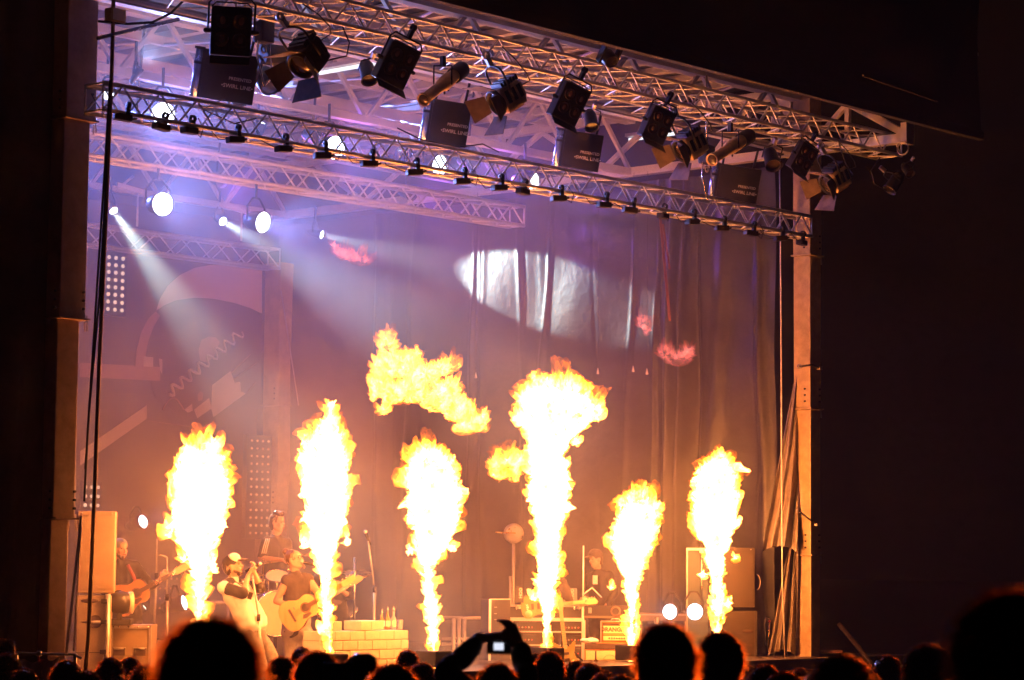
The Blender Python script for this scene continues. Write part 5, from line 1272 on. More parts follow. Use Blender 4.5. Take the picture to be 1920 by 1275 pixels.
# keyboard player and guitarist at the right
d5 = depth_of(at(1118, 1080, Y=2.6))
Jk = px_rig(d5, dict(head=(1117, 1048, 0), neck=(1121, 1072, 0), shR=(1106, 1082, .12), shL=(1143, 1080, -.05), chest=(1124, 1096, 0), belly=(1124, 1122, 0), pelvis=(1126, 1160, 0), elR=(1094, 1112, .05), wrR=(1100, 1132, -.2), elL=(1154, 1112, -.15), wrL=(1138, 1134, -.25),
    hipR=(1116, 1166, .05), hipL=(1138, 1166, -.05), knR=(1114, 1230, 0), knL=(1138, 1230, 0), anR=(1114, 1300, 0), anL=(1140, 1300, 0)))
figure('person in a flat cap and black jacket looking down, right of the tallest flame', Jk, -RT * .78 - BACK * .55 - UP * .12, UP, top=('shirt_black', .95), bottom='shirt_black', hair=('hair', 'short'), hat=('shirt_grey', 'shirt_grey'), seed=3)
mb = MB().box(at(1116, 1087, d=d5 - .16), (.07, .02, .13), basis(-BACK, UP)); o = part('white_shirt_front', mb, 'shirt_white', bpy.data.objects[[k for k in WL if k.startswith('person')][-1]])
d6 = depth_of(at(1030, 1130, Y=1.6))
Je = px_rig(d6, dict(head=(1041, 1060, 0), neck=(1036, 1083, 0), shR=(1013, 1094, -.08), shL=(1054, 1092, .1), chest=(1033, 1108, 0), belly=(1030, 1132, 0), pelvis=(1028, 1165, 0), elR=(998, 1120, -.12), wrR=(1020, 1138, -.25), elL=(1072, 1138, -.1), wrL=(1092, 1134, -.26),
    hipR=(1018, 1172, 0), hipL=(1040, 1172, 0), knR=(1018, 1240, 0), knL=(1042, 1240, 0), anR=(1016, 1312, 0), anL=(1044, 1312, 0)))
figure('guitarist hidden by the tallest flame except one forearm', Je, RT * .5 - BACK * .85, UP, top=('shirt_grey', .5), bottom='shirt_black', hair=('hair_brown', 'fuzzy'), hands={'L': (RT * .2 + UP * .6 - BACK * .2, BACK - UP * .3, .85, 1)}, seed=11)
electric('electric guitar with a pale maple neck pointing right from the tallest flame', at(1004, 1137, d=d6 - .27), RT * .985 + UP * .1, -BACK, 'guitar_olive', .56)
# ------------------------------------------------------------------ backline
RB = basis(BACK, UP)       # local x = picture right, y = away, z = up
def turned(a): return RB @ Matrix.Rotation(a, 3, 'Z')
class Kit:
    """builds one piece of equipment in its own frame: x right, y away, z up, origin at the middle of the front face"""
    def __init__(s, name, label, cat, x0, x1, y0, y1, Y, yaw=0.0, group=None):
        s.c = at((x0 + x1) / 2, (y0 + y1) / 2, Y=Y); k = depth_of(s.c) / F_PX; s.w, s.h, s.k = (x1 - x0) * k, (y1 - y0) * k, k
        s.R = turned(yaw); s.t = thing(name, label, cat, (s.c.x, s.c.y, s.c.z - s.h / 2), group); s.pxc = ((x0 + x1) / 2, (y0 + y1) / 2)
    def P(s, x, y, z): return s.c + s.R @ Vector((x, y, z))
    def px(s, x, y, dy=-.006): return s.P((x - s.pxc[0]) * s.k, dy, -(y - s.pxc[1]) * s.k)
    def box(s, name, c, size, m_, bevel=0.0, parent=None): return part(name, MB().box(s.P(*c), size, s.R, bevel), m_, parent or s.t)
    def mb(s, name, mb, m_, parent=None): return part(name, mb, m_, parent or s.t)
def speaker(label, x0, x1, y0, y1, Y, yaw, m_, dep=.6, lid=True):
    q = Kit('loudspeaker', label, 'loudspeaker', x0, x1, y0, y1, Y, yaw, 'loudspeakers'); q.box('cabinet', (0, dep / 2, 0), (q.w, dep, q.h), m_, .012)
    q.box('grille', (0, -.008, -.01), (q.w * .9, .014, q.h * .88), m_)
    if lid: q.box('top_trim', (0, -.012, q.h * .47), (q.w * .98, .02, q.h * .045), m_)
    q.box('base_trim', (0, -.012, -q.h * .475), (q.w, .02, q.h * .03), m_)
    for sx in (-1, 1): q.mb('corner_screw', MB().ell(q.P(sx * q.w * .4, -.024, q.h * .47), .008, 8), 'steel')
    return q
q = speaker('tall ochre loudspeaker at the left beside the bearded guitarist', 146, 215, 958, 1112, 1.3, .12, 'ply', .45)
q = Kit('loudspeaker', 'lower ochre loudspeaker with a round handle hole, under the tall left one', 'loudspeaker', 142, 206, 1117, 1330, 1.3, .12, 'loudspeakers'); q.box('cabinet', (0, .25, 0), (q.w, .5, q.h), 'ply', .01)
q.mb('handle_hole', MB().lathe(q.px(177, 1166), q.R @ Vector((0, -1, 0)), [(.075, -.002), (.075, .006), (.065, .006), (.06, -.003), (.001, -.003)], 20), 'ink'); q.mb('handle_hole', MB().ell(q.px(166, 1127, -.002), (.1, .008, .025), 14, q.R), 'ink')
q.box('seam', (0, -.004, (1223.5 - 1205) * -q.k + (q.pxc[1] - 1205) * q.k), (q.w, .01, .008), 'plydark')
q = Kit('pipe_frame', 'upright steel pipe frame standing beside the left loudspeakers', 'frame', 190, 205, 1114, 1330, 1.2, 0); q.mb('upright_pipe', MB().tube([q.px(200, 1114), q.px(200, 1330)], .03, 10), 'steel'); q.mb('cross_pipe', MB().tube([q.px(144, 1167), q.px(198, 1167)], .018, 8), 'steel')
for y in (1128, 1166, 1222): q.mb('pipe_clamp', MB().box(q.px(194, y), (.07, .07, .05), q.R, .008), 'black')
q = Kit('flight_case', 'brass-cornered flight case at the left under the round black lamp', 'flight case', 207, 282, 1172, 1320, 1.3, 0, 'flight cases'); q.box('case_panel', (0, .25, 0), (q.w, .5, q.h), 'case', .008)
for z in (.47, -.1): q.box('case_edge', (0, -.01, q.h * z), (q.w, .02, .03), 'steel')
for sx in (-1, 1): q.box('case_edge', (sx * q.w * .48, -.01, 0), (.03, .02, q.h), 'steel')
for x in (223, 262):
    a = q.mb('handle_dish', MB().box(q.px(x, 1222), (.13, .02, .09), q.R), 'ink'); q.mb('handle_bar', MB().tube([q.px(x - 9, 1216, -.03), q.px(x + 9, 1216, -.03)], .012, 8), 'steel', a); q.mb('dish_rim', MB().box(q.px(x, 1214.5, -.012), (.15, .02, .012), q.R), 'steel', a)
for x in (211, 222, 240, 258, 277): q.mb('rivet', MB().ell(q.px(x, 1176, -.02), .013, 8), 'chrome')
c = at(227, 1130, Y=1.32); t = thing('moving_head', 'round black finned moving lamp standing on the left flight case', 'stage light', (c.x, c.y, c.z - .2))
part('lamp_head', MB().lathe(c + RT * .09, -RT * .85 - BACK * .5, [(.09, 0), (.12, .02), (.135, .1), (.12, .18), (.07, .235), (.001, .25)], 22), 'blackbox', t); part('lamp_rim', MB().lathe(c + RT * .1, RT * .85 + BACK * .3, [(.115, -.03), (.125, -.02), (.125, .03), (.1, .03)], 22), 'lamp_side', t)
for k in range(8):
    a = -1.2 + k * .34; part('fin', MB().box(c - RT * (.02 + .01 * k) + UP * (.125 - .004 * k * k * .2), (.012, .16, .035), RB @ Matrix.Rotation(-.12 * k, 3, 'Y')), 'black', t)
part('lamp_base', MB().box(c - UP * .215, (.26, .22, .07), RB, .01), 'black', t); part('label_plate', MB().box(c + RT * .12 - BACK * .03 - UP * .01, (.04, .008, .06), RB), 'letter', t)
part('arm', MB().box(c - UP * .09 - BACK * .1, (.06, .03, .2), RB, .008), 'black', t)

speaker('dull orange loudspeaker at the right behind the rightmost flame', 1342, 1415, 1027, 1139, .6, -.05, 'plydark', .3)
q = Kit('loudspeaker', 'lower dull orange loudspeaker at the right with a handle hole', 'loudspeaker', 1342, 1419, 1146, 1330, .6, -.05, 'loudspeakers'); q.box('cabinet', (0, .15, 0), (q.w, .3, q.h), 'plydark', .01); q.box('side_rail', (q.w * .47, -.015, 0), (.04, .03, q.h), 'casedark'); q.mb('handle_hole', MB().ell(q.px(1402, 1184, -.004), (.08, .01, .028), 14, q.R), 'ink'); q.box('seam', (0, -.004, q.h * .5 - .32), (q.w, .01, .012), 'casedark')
part('cable_loop', MB().tube([q.px(1418 + 8 * math.sin(a), 1092 - 15 * math.cos(a), .1) for a in np.linspace(.2, 2.9, 10)], .006, 5), 'rope', q.t)
q = Kit('upright_panel', 'grey upright panel with a chrome tube and pale top rail behind the rightmost flame', 'panel', 1288, 1327, 1030, 1240, 1.0, 0); q.box('panel_sheet', (0, .03, 0), (q.w, .05, q.h), 'grey_panel', .005); q.box('top_rail', (0, 0, q.h * .5), (q.w * 1.05, .08, .035), 'letter'); q.mb('chrome_tube', MB().tube([q.px(1315, 1034, -.04), q.px(1315, 1134, -.04)], .016, 8), 'chrome'); q.mb('tube_clip', MB().box(q.px(1315, 1034, -.03), (.06, .05, .06), q.R, .006), 'steel'); q.box('panel_edge', (-q.w * .5, 0, 0), (.02, .06, q.h), 'steel')

# amplifier, its cabinet with the triangle sign
q = Kit('amplifier', 'orange guitar amplifier head with dark lettering standing on the sign cabinet', 'amplifier', 1127, 1182, 1165, 1206, .75, 0); q.box('amp_case', (0, .14, 0), (q.w, .27, q.h), 'amp_orange', .012)
q.box('front_panel', (0, -.006, -.0), (q.w * .9, .014, q.h * .82), 'ink'); q.box('name_panel', (.0, -.016, q.h * .12), (q.w * .86, .012, q.h * .34), 'cream'); q.box('control_panel', (0, -.016, -q.h * .27), (q.w * .86, .012, q.h * .2), 'cream'); q.box('divider_strip', (0, -.016, -q.h * .11), (q.w * .86, .012, q.h * .07), 'amp_orange')
me = text_mesh('ORANGE', .078, bold=.003); mset(me, 'ink'); o = link('lettering', me, q.t); o.matrix_local = Matrix.Translation(q.P(-q.w * .13, -.024, q.h * .12) - WL[q.t.name]) @ (q.R @ Matrix.Rotation(math.pi / 2, 3, 'X')).to_4x4(); o.scale = (1.0, 1.0, 1)
for k in range(7): q.mb('knob', MB().lathe(q.P(-q.w * .22 + k * q.w * .085, -.022, -q.h * .27), q.R @ Vector((0, -1, 0)), [(.012, 0), (.012, .012), (.001, .013)], 10), 'ink')
for sx in (-.5, .5): q.box('metal_guard', (sx * q.w * 1.01, -.01, 0), (.014, .05, q.h), 'steel')
q.box('metal_guard', (0, -.01, q.h * .5), (q.w, .05, .012), 'steel'); q.mb('carry_handle', MB().tube([q.P(-.06, .1, q.h * .5), q.P(-.05, .1, q.h * .5 + .03), q.P(.05, .1, q.h * .5 + .03), q.P(.06, .1, q.h * .5)], .008, 6), 'steel')
q = Kit('speaker_cabinet', 'speaker cabinet with a cream front bearing a triangle and circle sign', 'loudspeaker', 1096, 1186, 1206, 1330, .75, 0); q.box('cabinet', (0, .2, 0), (q.w, .38, q.h), 'amp_orange', .012); q.box('dark_band', (0, -.006, q.h * .5 - .045), (q.w, .014, .08), 'ink'); q.box('front_cloth', (.0, -.01, q.h * .5 - .29), (q.w * .95, .016, .37), 'cream')
cc = q.px(1143, 1241, -.021); fr = q.R @ Vector((0, -1, 0))
q.mb('sign_circle', MB().lathe(cc, fr, [(.092, 0), (.092, .003), (.097, .003), (.097, 0)], 36), 'ink_soft')
tri = [q.px(1132, 1236.5, -.022), q.px(1155, 1236.5, -.022), q.px(1143.5, 1259, -.022)]
for a, b in ((0, 1), (1, 2), (2, 0)): q.mb('sign_triangle', MB().beam(tri[a], tri[b], .008, .006, fr), 'ink_soft')
q.mb('sign_dot', MB().disc(q.px(1143.5, 1245, -.024), fr, .014, 14), 'ink_soft')
t = mic_stand('short microphone hung before the sign cabinet', at(1117, 1330, Y=.5), at(1117, 1250, Y=.5), at(1117, 1222, Y=.5)); part('mic_capsule', MB().lathe(at(1117, 1243, Y=.5), (0, 0, 1), [(.001, -.03), (.028, -.025), (.028, .03), (.012, .05), (.01, .16)], 12), 'ink', t)
mb = MB(); mb.ell(at(1106, 1201, Y=.72), (.13, .1, .035), 14, RB); me = remesh(mb, .015, 1); wrinkle(me, .02, 14); o = mpart('towel', me, 'shirt_white', None); tag(o, 'pale crumpled towel on the sign cabinet left of the amplifier', 'towel')

# rack cases
q = Kit('rack_case', 'upper flight case with bright metal edges behind the tallest flame', 'flight case', 949, 1094, 1135, 1161, 1.5, 0, 'rack cases'); q.box('case_panel', (0, .25, 0), (q.w, .5, q.h), 'casedark')
for z in (-.47, .47): q.box('case_edge', (0, -.012, z * q.h), (q.w, .03, .03), 'alu_pale')
for sx in (-.49, .49): q.box('case_edge', (sx * q.w, -.012, 0), (.03, .03, q.h), 'alu_pale')
for x in (972, 1082): q.mb('butterfly_latch', MB().box(q.px(x, 1139, -.03), (.09, .02, .06), q.R, .008), 'chrome')
q = Kit('rack_case', 'lower open rack full of dark devices behind the tallest flame', 'flight case', 957, 1095, 1163, 1330, 1.45, 0, 'rack cases'); q.box('rack_back', (0, .3, 0), (q.w, .4, q.h), 'ink')
for sx in (-.49, .49): q.box('rack_rail', (sx * q.w, -.01, 0), (.05, .06, q.h), 'alu_pale')
for y in (1164, 1185, 1210, 1236): q.mb('rack_shelf', MB().box(q.px(1026, y, -.01), (q.w * .96, .05, .018), q.R), 'alu_pale')
for (x, y) in ((985, 1175), (1072, 1175), (985, 1198), (1072, 1198), (1072, 1223), (990, 1223)):
    a = q.mb('rack_device', MB().box(q.px(x, y, .04), (.3, .08, .1), q.R), 'casedark')
    for k in range(5): q.mb('knob', MB().ell(q.px(x - 12 + 6 * k, y + 2, -.005), .012, 8), 'steel' if k % 2 else 'red', a)
q = Kit('side_panel_case', 'dark upright case with one bright edge left of the rack', 'flight case', 917, 957, 1124, 1300, 1.5, .25, 'rack cases'); q.box('case_panel', (0, .25, 0), (q.w, .5, q.h), 'casedark'); q.box('case_edge', (-q.w * .5, -.012, 0), (.03, .03, q.h), 'alu'); q.box('case_edge', (0, -.012, q.h * .5), (q.w, .03, .014), 'steel')
for y in (1139, 1151, 1162): q.mb('catch', MB().box(q.px(928, y, -.01), (.03, .015, .008), q.R), 'steel')
for lab, x0, x1, y0, y1, m_, Y in (('blue-grey box with white marks right of the tallest flame', 1057, 1082, 1103, 1129, 'pool_blue', 1.7), ('dark box with white marks left of the tallest flame', 966, 982, 1100, 1130, 'casedark', 1.7)):
    q = Kit('stage_box', lab, 'box', x0, x1, y0, y1, Y, 0, 'small marked boxes'); q.box('box_body', (0, .1, 0), (q.w, .2, q.h), m_, .006)
    me = text_mesh('HOO', .06, bold=.002); mset(me, 'letter'); o = link('lettering', me, q.t); o.matrix_local = Matrix.Translation(q.P(q.w * .15, -.004, q.h * .1) - WL[q.t.name]) @ (q.R @ Matrix.Rotation(math.pi / 2, 3, 'X') @ Matrix.Rotation(math.pi / 2, 3, 'Z')).to_4x4()
q = Kit('rack_case', 'dark flight case under the flat-capped person', 'flight case', 1096, 1190, 1136, 1158, 1.6, 0, 'rack cases'); q.box('case_panel', (0, .2, 0), (q.w, .4, q.h), 'casedark'); q.box('case_edge', (0, -.012, -q.h * .45), (q.w, .03, .03), 'case'); q.mb('butterfly_latch', MB().box(q.px(1106, 1145, -.02), (.05, .02, .08), q.R, .008), 'steel')
q.mb('cable_coil', MB().lathe(q.px(1154, 1146, -.03), q.R @ Vector((0, -1, 0)), [(.05, 0), (.075, .015), (.075, .03), (.05, .03)], 18), 'rope_brown')
q = Kit('work_table', 'low table with a blanket behind the two floor lamps', 'table', 1198, 1290, 1150, 1164, 2.2, 0); q.box('table_top', (0, .3, 0), (q.w, .6, q.h), 'case'); q.box('edge_strip', (0, -.01, q.h * .3), (q.w, .02, .02), 'alu_pale'); [q.mb('leg', MB().tube([q.P(sx * q.w * .45, yy, -q.h * .5), q.P(sx * q.w * .45, yy, -q.c.z)], .02, 8), 'steel') for sx in (-1, 1) for yy in (.05, .55)]
t = thing('drinking_glass', 'small drinking glass on the table left of the floor lamps', 'glass', at(1231, 1170, Y=1.85)); part('tumbler', MB().lathe(at(1231, 1170, Y=1.85), (0, 0, 1), [(.03, 0), (.038, .1), (.034, .1), (.028, .008), (.001, .008)], 16), 'clear', t)
# electric guitar on its stand
electric('olive electric guitar standing upright on a stand before the rack', at(1062, 1231, Y=.7), UP + RT * -.13, -BACK, 'guitar_olive', .5)
b = at(1064, 1262, Y=.75); t = thing('guitar_stand', 'small black stand under the olive electric guitar', 'stand', (b.x, b.y, 0)); part('stand_post', MB().tube([(b.x, b.y + .1, 0), (b.x, b.y + .1, .8)], .014, 8), 'black', t)
for sx in (-1, 1): part('leg', MB().tube([(b.x, b.y + .1, .3), b + RT * sx * .2 - BACK * .05 - UP * (b.z - .01)], .012, 6), 'black', t); part('cradle_arm', MB().tube([(b.x, b.y + .1, b.z), b + RT * sx * .12 - BACK * .08], .014, 6), 'rubber', t)
# stands
mic_stand('bright microphone stand in front of the flat-capped person', at(1092, 1330, Y=1.2), at(1093, 1150, Y=1.2), at(1094, 1023, Y=1.2), 'alu', [at(1093, 1115, Y=1.2), at(1110, 1102, Y=1.15), at(1128, 1120, Y=1.1)])
t = mic_stand('slim microphone stand between the second and third flames', at(699, 1300, Y=2.2), at(702, 1105, Y=2.2), at(690, 1010, Y=2.2), 'steel'); mic('black microphone on the slim stand between the second and third flames', at(685, 997, Y=2.2), at(691, 1013, Y=2.2))
t = mic_stand('thin stand with a red tip left of the coiled cable', at(1438, 1330, Y=.45), at(1440, 1230, Y=.45), at(1443, 1168, Y=.45), 'brass'); part('red_tip', MB().ell(at(1443, 1165, Y=.45), .02, 10), 'red', t); part('hook_arm', MB().tube([at(1443, 1160, Y=.45), at(1436, 1158, Y=.45), at(1434, 1170, Y=.45), at(1436, 1210, Y=.45)], .006, 5), 'steel', t)
c = at(963, 1000, Y=3.2); t = thing('stage_fan', 'round clear disc on a tall stand left of the tallest flame', 'fan', (c.x, c.y, 0)); part('disc_guard', MB().lathe(c - BACK * .02, -BACK, [(.14, 0), (.145, .01), (.1, .03), (.001, .04)], 30), 'clear', t); part('disc_rim', MB().lathe(c, -BACK, [(.14, -.01), (.15, 0), (.14, .02), (.132, 0), (.14, -.01)], 30), 'steel', t); part('cross_bar', MB().beam(at(930, 998, Y=3.15), at(978, 1000, Y=3.15), .02, .02), 'brass', t); part('pole', MB().tube([at(963, 1020, Y=3.2), at(961, 1240, Y=3.2)], .022, 8), 'steel', t); part('pole_lower', MB().tube([at(957, 1080, Y=3.15), at(957, 1240, Y=3.15)], .022, 8), 'steel', t)
# rail of stage barriers at the back
q = Kit('guard_rail', 'grey guard rail at the back of the stage between the third and fourth flames', 'rail', 828, 918, 1156, 1300, 3.5, 0, 'guard rails')
for y in (1159, 1198, 1208): q.mb('rail_bar', MB().tube([q.px(828, y), q.px(918, y)], .025, 8), 'steel')
for x in (850, 860, 870): q.mb('rail_post', MB().tube([q.px(x, 1160), q.px(x, 1300)], .03, 8), 'steel')
q = Kit('guard_rail', 'grey guard rail at the back of the stage left of the singer', 'rail', 372, 480, 1127, 1300, 3.6, 0, 'guard rails'); q.mb('rail_bar', MB().tube([q.px(372, 1130), q.px(436, 1131)], .025, 8), 'steel')
for x in (385, 426): q.mb('rail_post', MB().tube([q.px(x, 1130), q.px(x, 1300)], .025, 8), 'steel')

# counter of pale painted blocks with bottles
YBk = .85
bw = thing('block_counter', 'bar counter of pale painted blocks with a notched top behind the second flame', 'counter', (at(700, 1200, Y=YBk).x, YBk, 0))
xa, xb = at(600, 1200, Y=YBk).x, at(766, 1200, Y=YBk).x; zt = at(700, 1182, Y=YBk).z; rh = at(700, 1182, Y=YBk).z - at(700, 1200.2, Y=YBk).z
part('mortar_core', MB().box(((xa + xb) / 2, YBk + .15, zt / 2 - .01), (xb - xa - .04, .24, zt - .02)), 'brickjoint', bw)
BM = {}
def blk(x0, x1, z0, z1):
    k = (round(x1 - x0, 3), round(z1 - z0, 3))
    if k not in BM:
        mb = MB(); mb.box((0, 0, 0), (x1 - x0 - .008, .3, z1 - z0 - .008), None, .008); BM[k] = mb.mesh('block'); mset(BM[k], 'brick')
    o = link('block', BM[k], bw); o.location = Vector(((x0 + x1) / 2, YBk + .15 + random.uniform(-.006, .006), (z0 + z1) / 2)) - WL[bw.name]; o.rotation_euler = (0, random.uniform(-.008, .008), random.uniform(-.01, .01))
nr = int(zt / rh) + 1; bl_ = (xb - xa) / 6.0
for r in range(nr):
    z1 = zt - r * rh; z0 = max(.0, z1 - rh); off = (r % 2) * bl_ * .5
    if z1 - z0 < .03: continue
    xs = [xa] + [xa + off + bl_ * k for k in range(7) if xa + .05 < xa + off + bl_ * k < xb - .05] + [xb]
    for a, b in zip(xs[:-1], xs[1:]): blk(a, b, z0, z1)
for (p0, p1) in ((628, 642), (676, 696), (696, 720)):
    blk(at(p0, 1182, Y=YBk).x, at(p1, 1182, Y=YBk).x, zt, zt + rh * 1.02)
for lab, x, m_, hh in (('first bottle from the left with a pour spout on the block counter', 715.5, 'bottle', .2), ('amber bottle with a pale label in the middle on the block counter', 726.5, 'bottle', .23), ('clear bottle on the block counter beside the glass', 737.5, 'clear', .23)):
    c = at(x, 1182, Y=YBk + .14); c.z = zt + .001; t = thing('bottle', lab, 'bottle', c, 'bottles on the block counter')
    part('bottle_glass', MB().lathe(c, (0, 0, 1), [(.001, 0), (.034, .002), (.036, .02), (.036, hh * .55), (.014, hh * .75), (.013, hh * .98), (.001, hh)], 18), m_, t); part('bottle_label', MB().lathe(c, (0, 0, 1), [(.0365, .04), (.0372, .042), (.0372, .11), (.0365, .112)], 18), 'paper', t); part('pour_spout', MB().lathe(c, (0, 0, 1), [(.012, hh), (.018, hh + .015), (.008, hh + .03), (.005, hh + .06)], 10), 'steel', t)
c = at(750, 1182, Y=YBk + .14); c.z = zt + .001; t = thing('drinking_glass', 'clear drinking glass at the right end of the block counter', 'glass', c); part('tumbler', MB().lathe(c, (0, 0, 1), [(.03, 0), (.038, .12), (.035, .12), (.028, .01), (.001, .01)], 18), 'clear', t); part('drink', MB().lathe(c, (0, 0, 1), [(.001, .012), (.027, .012), (.031, .06), (.001, .06)], 16), 'bottle', t)

# left barrier rail with a lilac banner, right side ramp pole
q = Kit('barrier', 'barrier rail with a lilac banner in front of the left wing drape', 'barrier', 20, 150, 1224, 1330, -1.3, 0); q.mb('rail_bar', MB().tube([q.px(-20, 1225), q.px(138, 1227), q.px(152, 1234)], .012, 8), 'rope')
q.mb('rail_clamp', MB().box(q.px(72, 1226), (.05, .05, .05), q.R, .008), 'steel'); q.mb('clamp_screw', MB().cap(q.px(72, 1228), q.px(71, 1237), .012, .012, 8), 'red')
mb = MB(); mb.grid([[q.px(-30 + i * 4, 1236 + 2.5 * math.sin(i * .35) ** 2 * 3 + j * 14 - (5 if i > 28 else 0), .01 + .01 * math.sin(i * .8 + j)) for j in range(9)] for i in range(36)]); q.mb('banner_cloth', mb, 'banner')
for x in (30, 140): q.mb('rail_post', MB().tube([q.px(x, 1226), q.px(x, 1400)], .018, 8), 'steel')
q = Kit('side_platform', 'dim side platform right of the right post', 'platform', 1528, 1580, 1222, 1330, -.2, 0); q.box('platform_top', (0, .4, q.h * .5), (q.w, .8, .04), 'bd_mid'); [q.mb('leg', MB().tube([q.P(sx * q.w * .45, yy, q.h * .5), q.P(sx * q.w * .45, yy, -q.h * .5 - .4)], .025, 8), 'black') for sx in (-1, 1) for yy in (.05, .7)]
o = part('guy_pole', MB().tube([at(1573, 1170, Y=-.8), at(1668, 1285, Y=-1.6)], .035, 8), 'dim_pole'); tag(o, 'dim pole slanting down to the right of the stage', 'pole')

# ------------------------------------------------------------------ the crowd
def stand_joints(top, f, H, arms=None):
    """joints of a standing person whose crown is at top"""
    f = Vector((f.x, f.y, 0)).normalized(); r = Vector((f.y, -f.x, 0)); k = H / 1.75
    P = lambda x, y, z: Vector((top.x, top.y, top.z - 1.75 * k)) + r * x * k + f * y * k + UP * z * k
    J = dict(head=P(0, .02, 1.75) - UP * .138, neck=P(0, -.01, 1.5), shR=P(.175, -.02, 1.43), shL=P(-.175, -.02, 1.43), chest=P(0, 0, 1.29), belly=P(0, .01, 1.1), pelvis=P(0, 0, .95), elR=P(.24, 0, 1.13), wrR=P(.23, .13, .92), elL=P(-.24, 0, 1.13), wrL=P(-.23, .13, .92),
             hipR=P(.09, 0, .9), hipL=P(-.09, 0, .9), knR=P(.1, .02, .48), knL=P(-.1, .02, .48), anR=P(.11, 0, .085), anL=P(-.11, 0, .085))
    return J
CROWD = [  # px centre, py crown, head width px, style, label
 (394, 1158, 212, 'short', 'nearest person with a huge dark blurred head at the lower left'),
 (1248, 1170, 122, 'short', 'person with a round dark head right of the middle, under the floor lamps'),
 (1350, 1186, 92, 'fuzzy', 'person with orange-rimmed hair below the rightmost flame'),
 (1893, 1108, 240, 'fuzzy', 'person with a big fuzzy blurred head at the right edge of the picture'),
 (1578, 1229, 120, 'fuzzy', 'person with reddish rim-lit hair right of the right post'),
 (1662, 1226, 56, 'short', 'person with a small head between the reddish hair and the round head on the right'),
 (1738, 1208, 92, 'short', 'person with a round rim-lit head next to the big fuzzy one'),
 (8, 1196, 56, 'short', 'person at the far left edge, the upper of two heads'),
 (14, 1222, 66, 'short', 'person at the far left edge, the lower head with a bright rim'),
 (126, 1236, 72, 'short', 'person with a dark round head left of the brown rope'),
 (208, 1231, 62, 'fuzzy', 'person with dark hair below the left flight case'),
 (244, 1231, 42, 'short', 'person with a small head right under the left flight case'),
 (272, 1246, 50, 'long', 'person with long hair beside the nearest big head'),
 (528, 1229, 66, 'short', 'person with dark head just right of the nearest big head'),
 (566, 1212, 48, 'short', 'person with low rim-lit head under the yellow guitar'),
 (596, 1222, 92, 'fuzzy', 'person with broad fuzzy hair below the second flame'),
 (676, 1230, 92, 'quiff', 'person with spiky hair in front of the block counter'),
 (737, 1246, 106, 'short', 'person with a wide head at the bottom under the bottles'),
 (765, 1217, 50, 'short', 'person with small head right of the block counter'),
 (792, 1240, 60, 'long', 'person with long hair left of the third flame foot'),
 (1030, 1219, 66, 'short', 'person with a rim-lit round head right of the raised camera'),
 (1001, 1224, 46, 'fuzzy', 'person half hidden right beside the raised camera'),
 (1080, 1238, 48, 'fuzzy', 'person with fuzzy hair under the olive electric guitar'),
 (1106, 1241, 66, 'short', 'person with smooth head under the sign cabinet'),
 (1163, 1264, 60, 'short', 'person whose crown just shows under the sign cabinet'),
 (1400, 1247, 34, 'short', 'person with small distant head below the right loudspeaker'),
 (1432, 1243, 70, 'short', 'person with dark head under the red-tipped stand'),
 (1470, 1261, 86, 'long', 'person at the bottom under the coiled cable'),
 (1498, 1251, 38, 'short', 'person with a small head at the foot of the right post'),
 (48, 1252, 56, 'short', 'person low at the bottom left in front of the lilac banner'),
 (165, 1256, 58, 'long', 'person with long hair low between the brown rope and the left flight case'),
 (320, 1262, 60, 'short', 'person low at the bottom under the nearest big head'),
 (634, 1244, 60, 'long', 'person with long hair below the foot of the second flame'),
 (860, 1258, 62, 'short', 'person low under the raised left arm of the filming person'),
 (975, 1256, 52, 'short', 'person low under the raised right arm of the filming person'),
 (1135, 1258, 56, 'fuzzy', 'person with fuzzy hair low under the triangle sign'),
 (1310, 1258, 70, 'long', 'person with long hair low between the two middle right heads'),
 (1530, 1256, 60, 'short', 'person low between the right post and the reddish hair'),
 (1622, 1258, 58, 'short', 'person low right of the reddish hair'),
 (1790, 1254, 66, 'long', 'person with long hair low left of the big fuzzy head'),
 (1408, 1262, 50, 'fuzzy', 'person with fuzzy hair low right of the orange-rimmed head')]
TARGET = Vector((6, 0, 0))
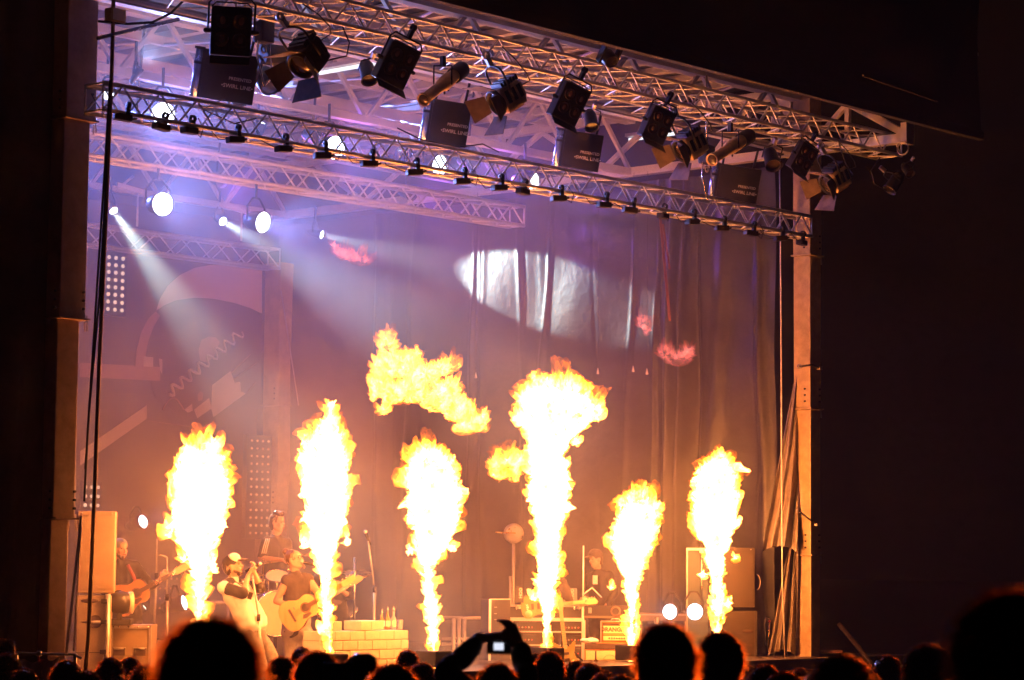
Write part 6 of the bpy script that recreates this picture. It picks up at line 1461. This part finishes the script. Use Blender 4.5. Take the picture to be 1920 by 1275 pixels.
for i, (cx, ty, wpx, style, lab) in enumerate(CROWD):
    d = F_PX * .215 / wpx; p = at(cx, ty + .06 * wpx, d=d)
    for _ in range(12):
        H = p.z - gz(p.y)
        if H > 1.93 and d > 3: d *= 1.03
        elif H < 1.5: d *= .97
        else: break
        p = at(cx, ty + .06 * wpx, d=d)
    f = (TARGET + Vector((random.uniform(-3, 4), 0, 0)) - p); f.z = 0
    J = stand_joints(p, f, p.z - gz(p.y)); R = basis(f, UP)
    t, R = figure(lab, J, f.normalized() + UP * .06, UP, top=(('shirt_black', 'shirt_grey', 'denim')[i % 3], .5), bottom='denim' if i % 2 else 'shirt_black', hair=(('hair', 'hair_brown')[i % 2], style), name='person', group='people in the crowd', seed=100 + i, voxel=.02, skin='skin_shade')
    near = wpx > 85
    sm = strands(J['head'], R, 5200 if near else 1900, 1.0, i, .034 if near else .024, -.7)
    part('loose_hair', sm, 'backlit_hair', t)['kind'] = 'stuff'
# the one filming with raised arms
d = 10.4; dep = lambda x, y, dd=0: at(x, y, d=d + dd)
p = dep(932, 1246); f = TARGET - p; f.z = 0; J = stand_joints(p, f, min(1.8, p.z - gz(p.y)))
J.update(elL=dep(838, 1262, .05), wrL=dep(897, 1197, .3), elR=dep(985, 1268, .15), wrR=dep(974, 1212, .35))
J['shL'] = dep(884, 1318); J['shR'] = dep(982, 1318); J['neck'] = (J['shL'] + J['shR']) / 2 + UP * .08
pht, R = figure('person filming the stage with a small camera held up in both hands', J, f.normalized() + UP * .05, UP, top=('shirt_black', .9), bottom='denim', hair=('hair', 'short'), group='people in the crowd', seed=77, skin='skin_shade', hands={'L': (RT * .95 + UP * .12, -UP * .8 + BACK * .2, .45, 1), 'R': (UP * .9 - RT * .35, -RT * .7 + BACK * .3, .5, -1)})
part('loose_hair', strands(J['head'], R, 1900, 1, 5, .024), 'backlit_hair', pht)['kind'] = 'stuff'
c = dep(936, 1212, .34); t = thing('camera', 'small lit camera held up by the person filming', 'camera', c); Rc = basis(BACK, UP)
part('camera_body', MB().box(c, (.105, .025, .068), Rc, .006), 'black', t); part('screen', MB().box(c - BACK * .014 + RT * -.002, (.042, .003, .031), Rc), 'screen', t); part('lens_barrel', MB().lathe(c + BACK * .012, BACK, [(.024, 0), (.024, .03), (.001, .03)], 16), 'black', t)
# two more lit phones among the heads
for lab, x, y, dd, m_ in (('phone with a faint lit corner among the heads right of the second flame', 676, 1253, 11.0, 'screen'), ('second dim phone among the heads left of the lit phone', 634, 1258, 10.6, 'glassdark')):
    c = at(x, y, d=dd); t = thing('phone', lab, 'phone', c, 'phones held up in the crowd'); part('phone_body', MB().box(c, (.13, .01, .068), Rc, .004), 'black', t); part('screen', MB().box(c - BACK * .006 + RT * .03, (.018, .003, .03), Rc), m_, t)
bpy.data.scenes.remove(TMP)
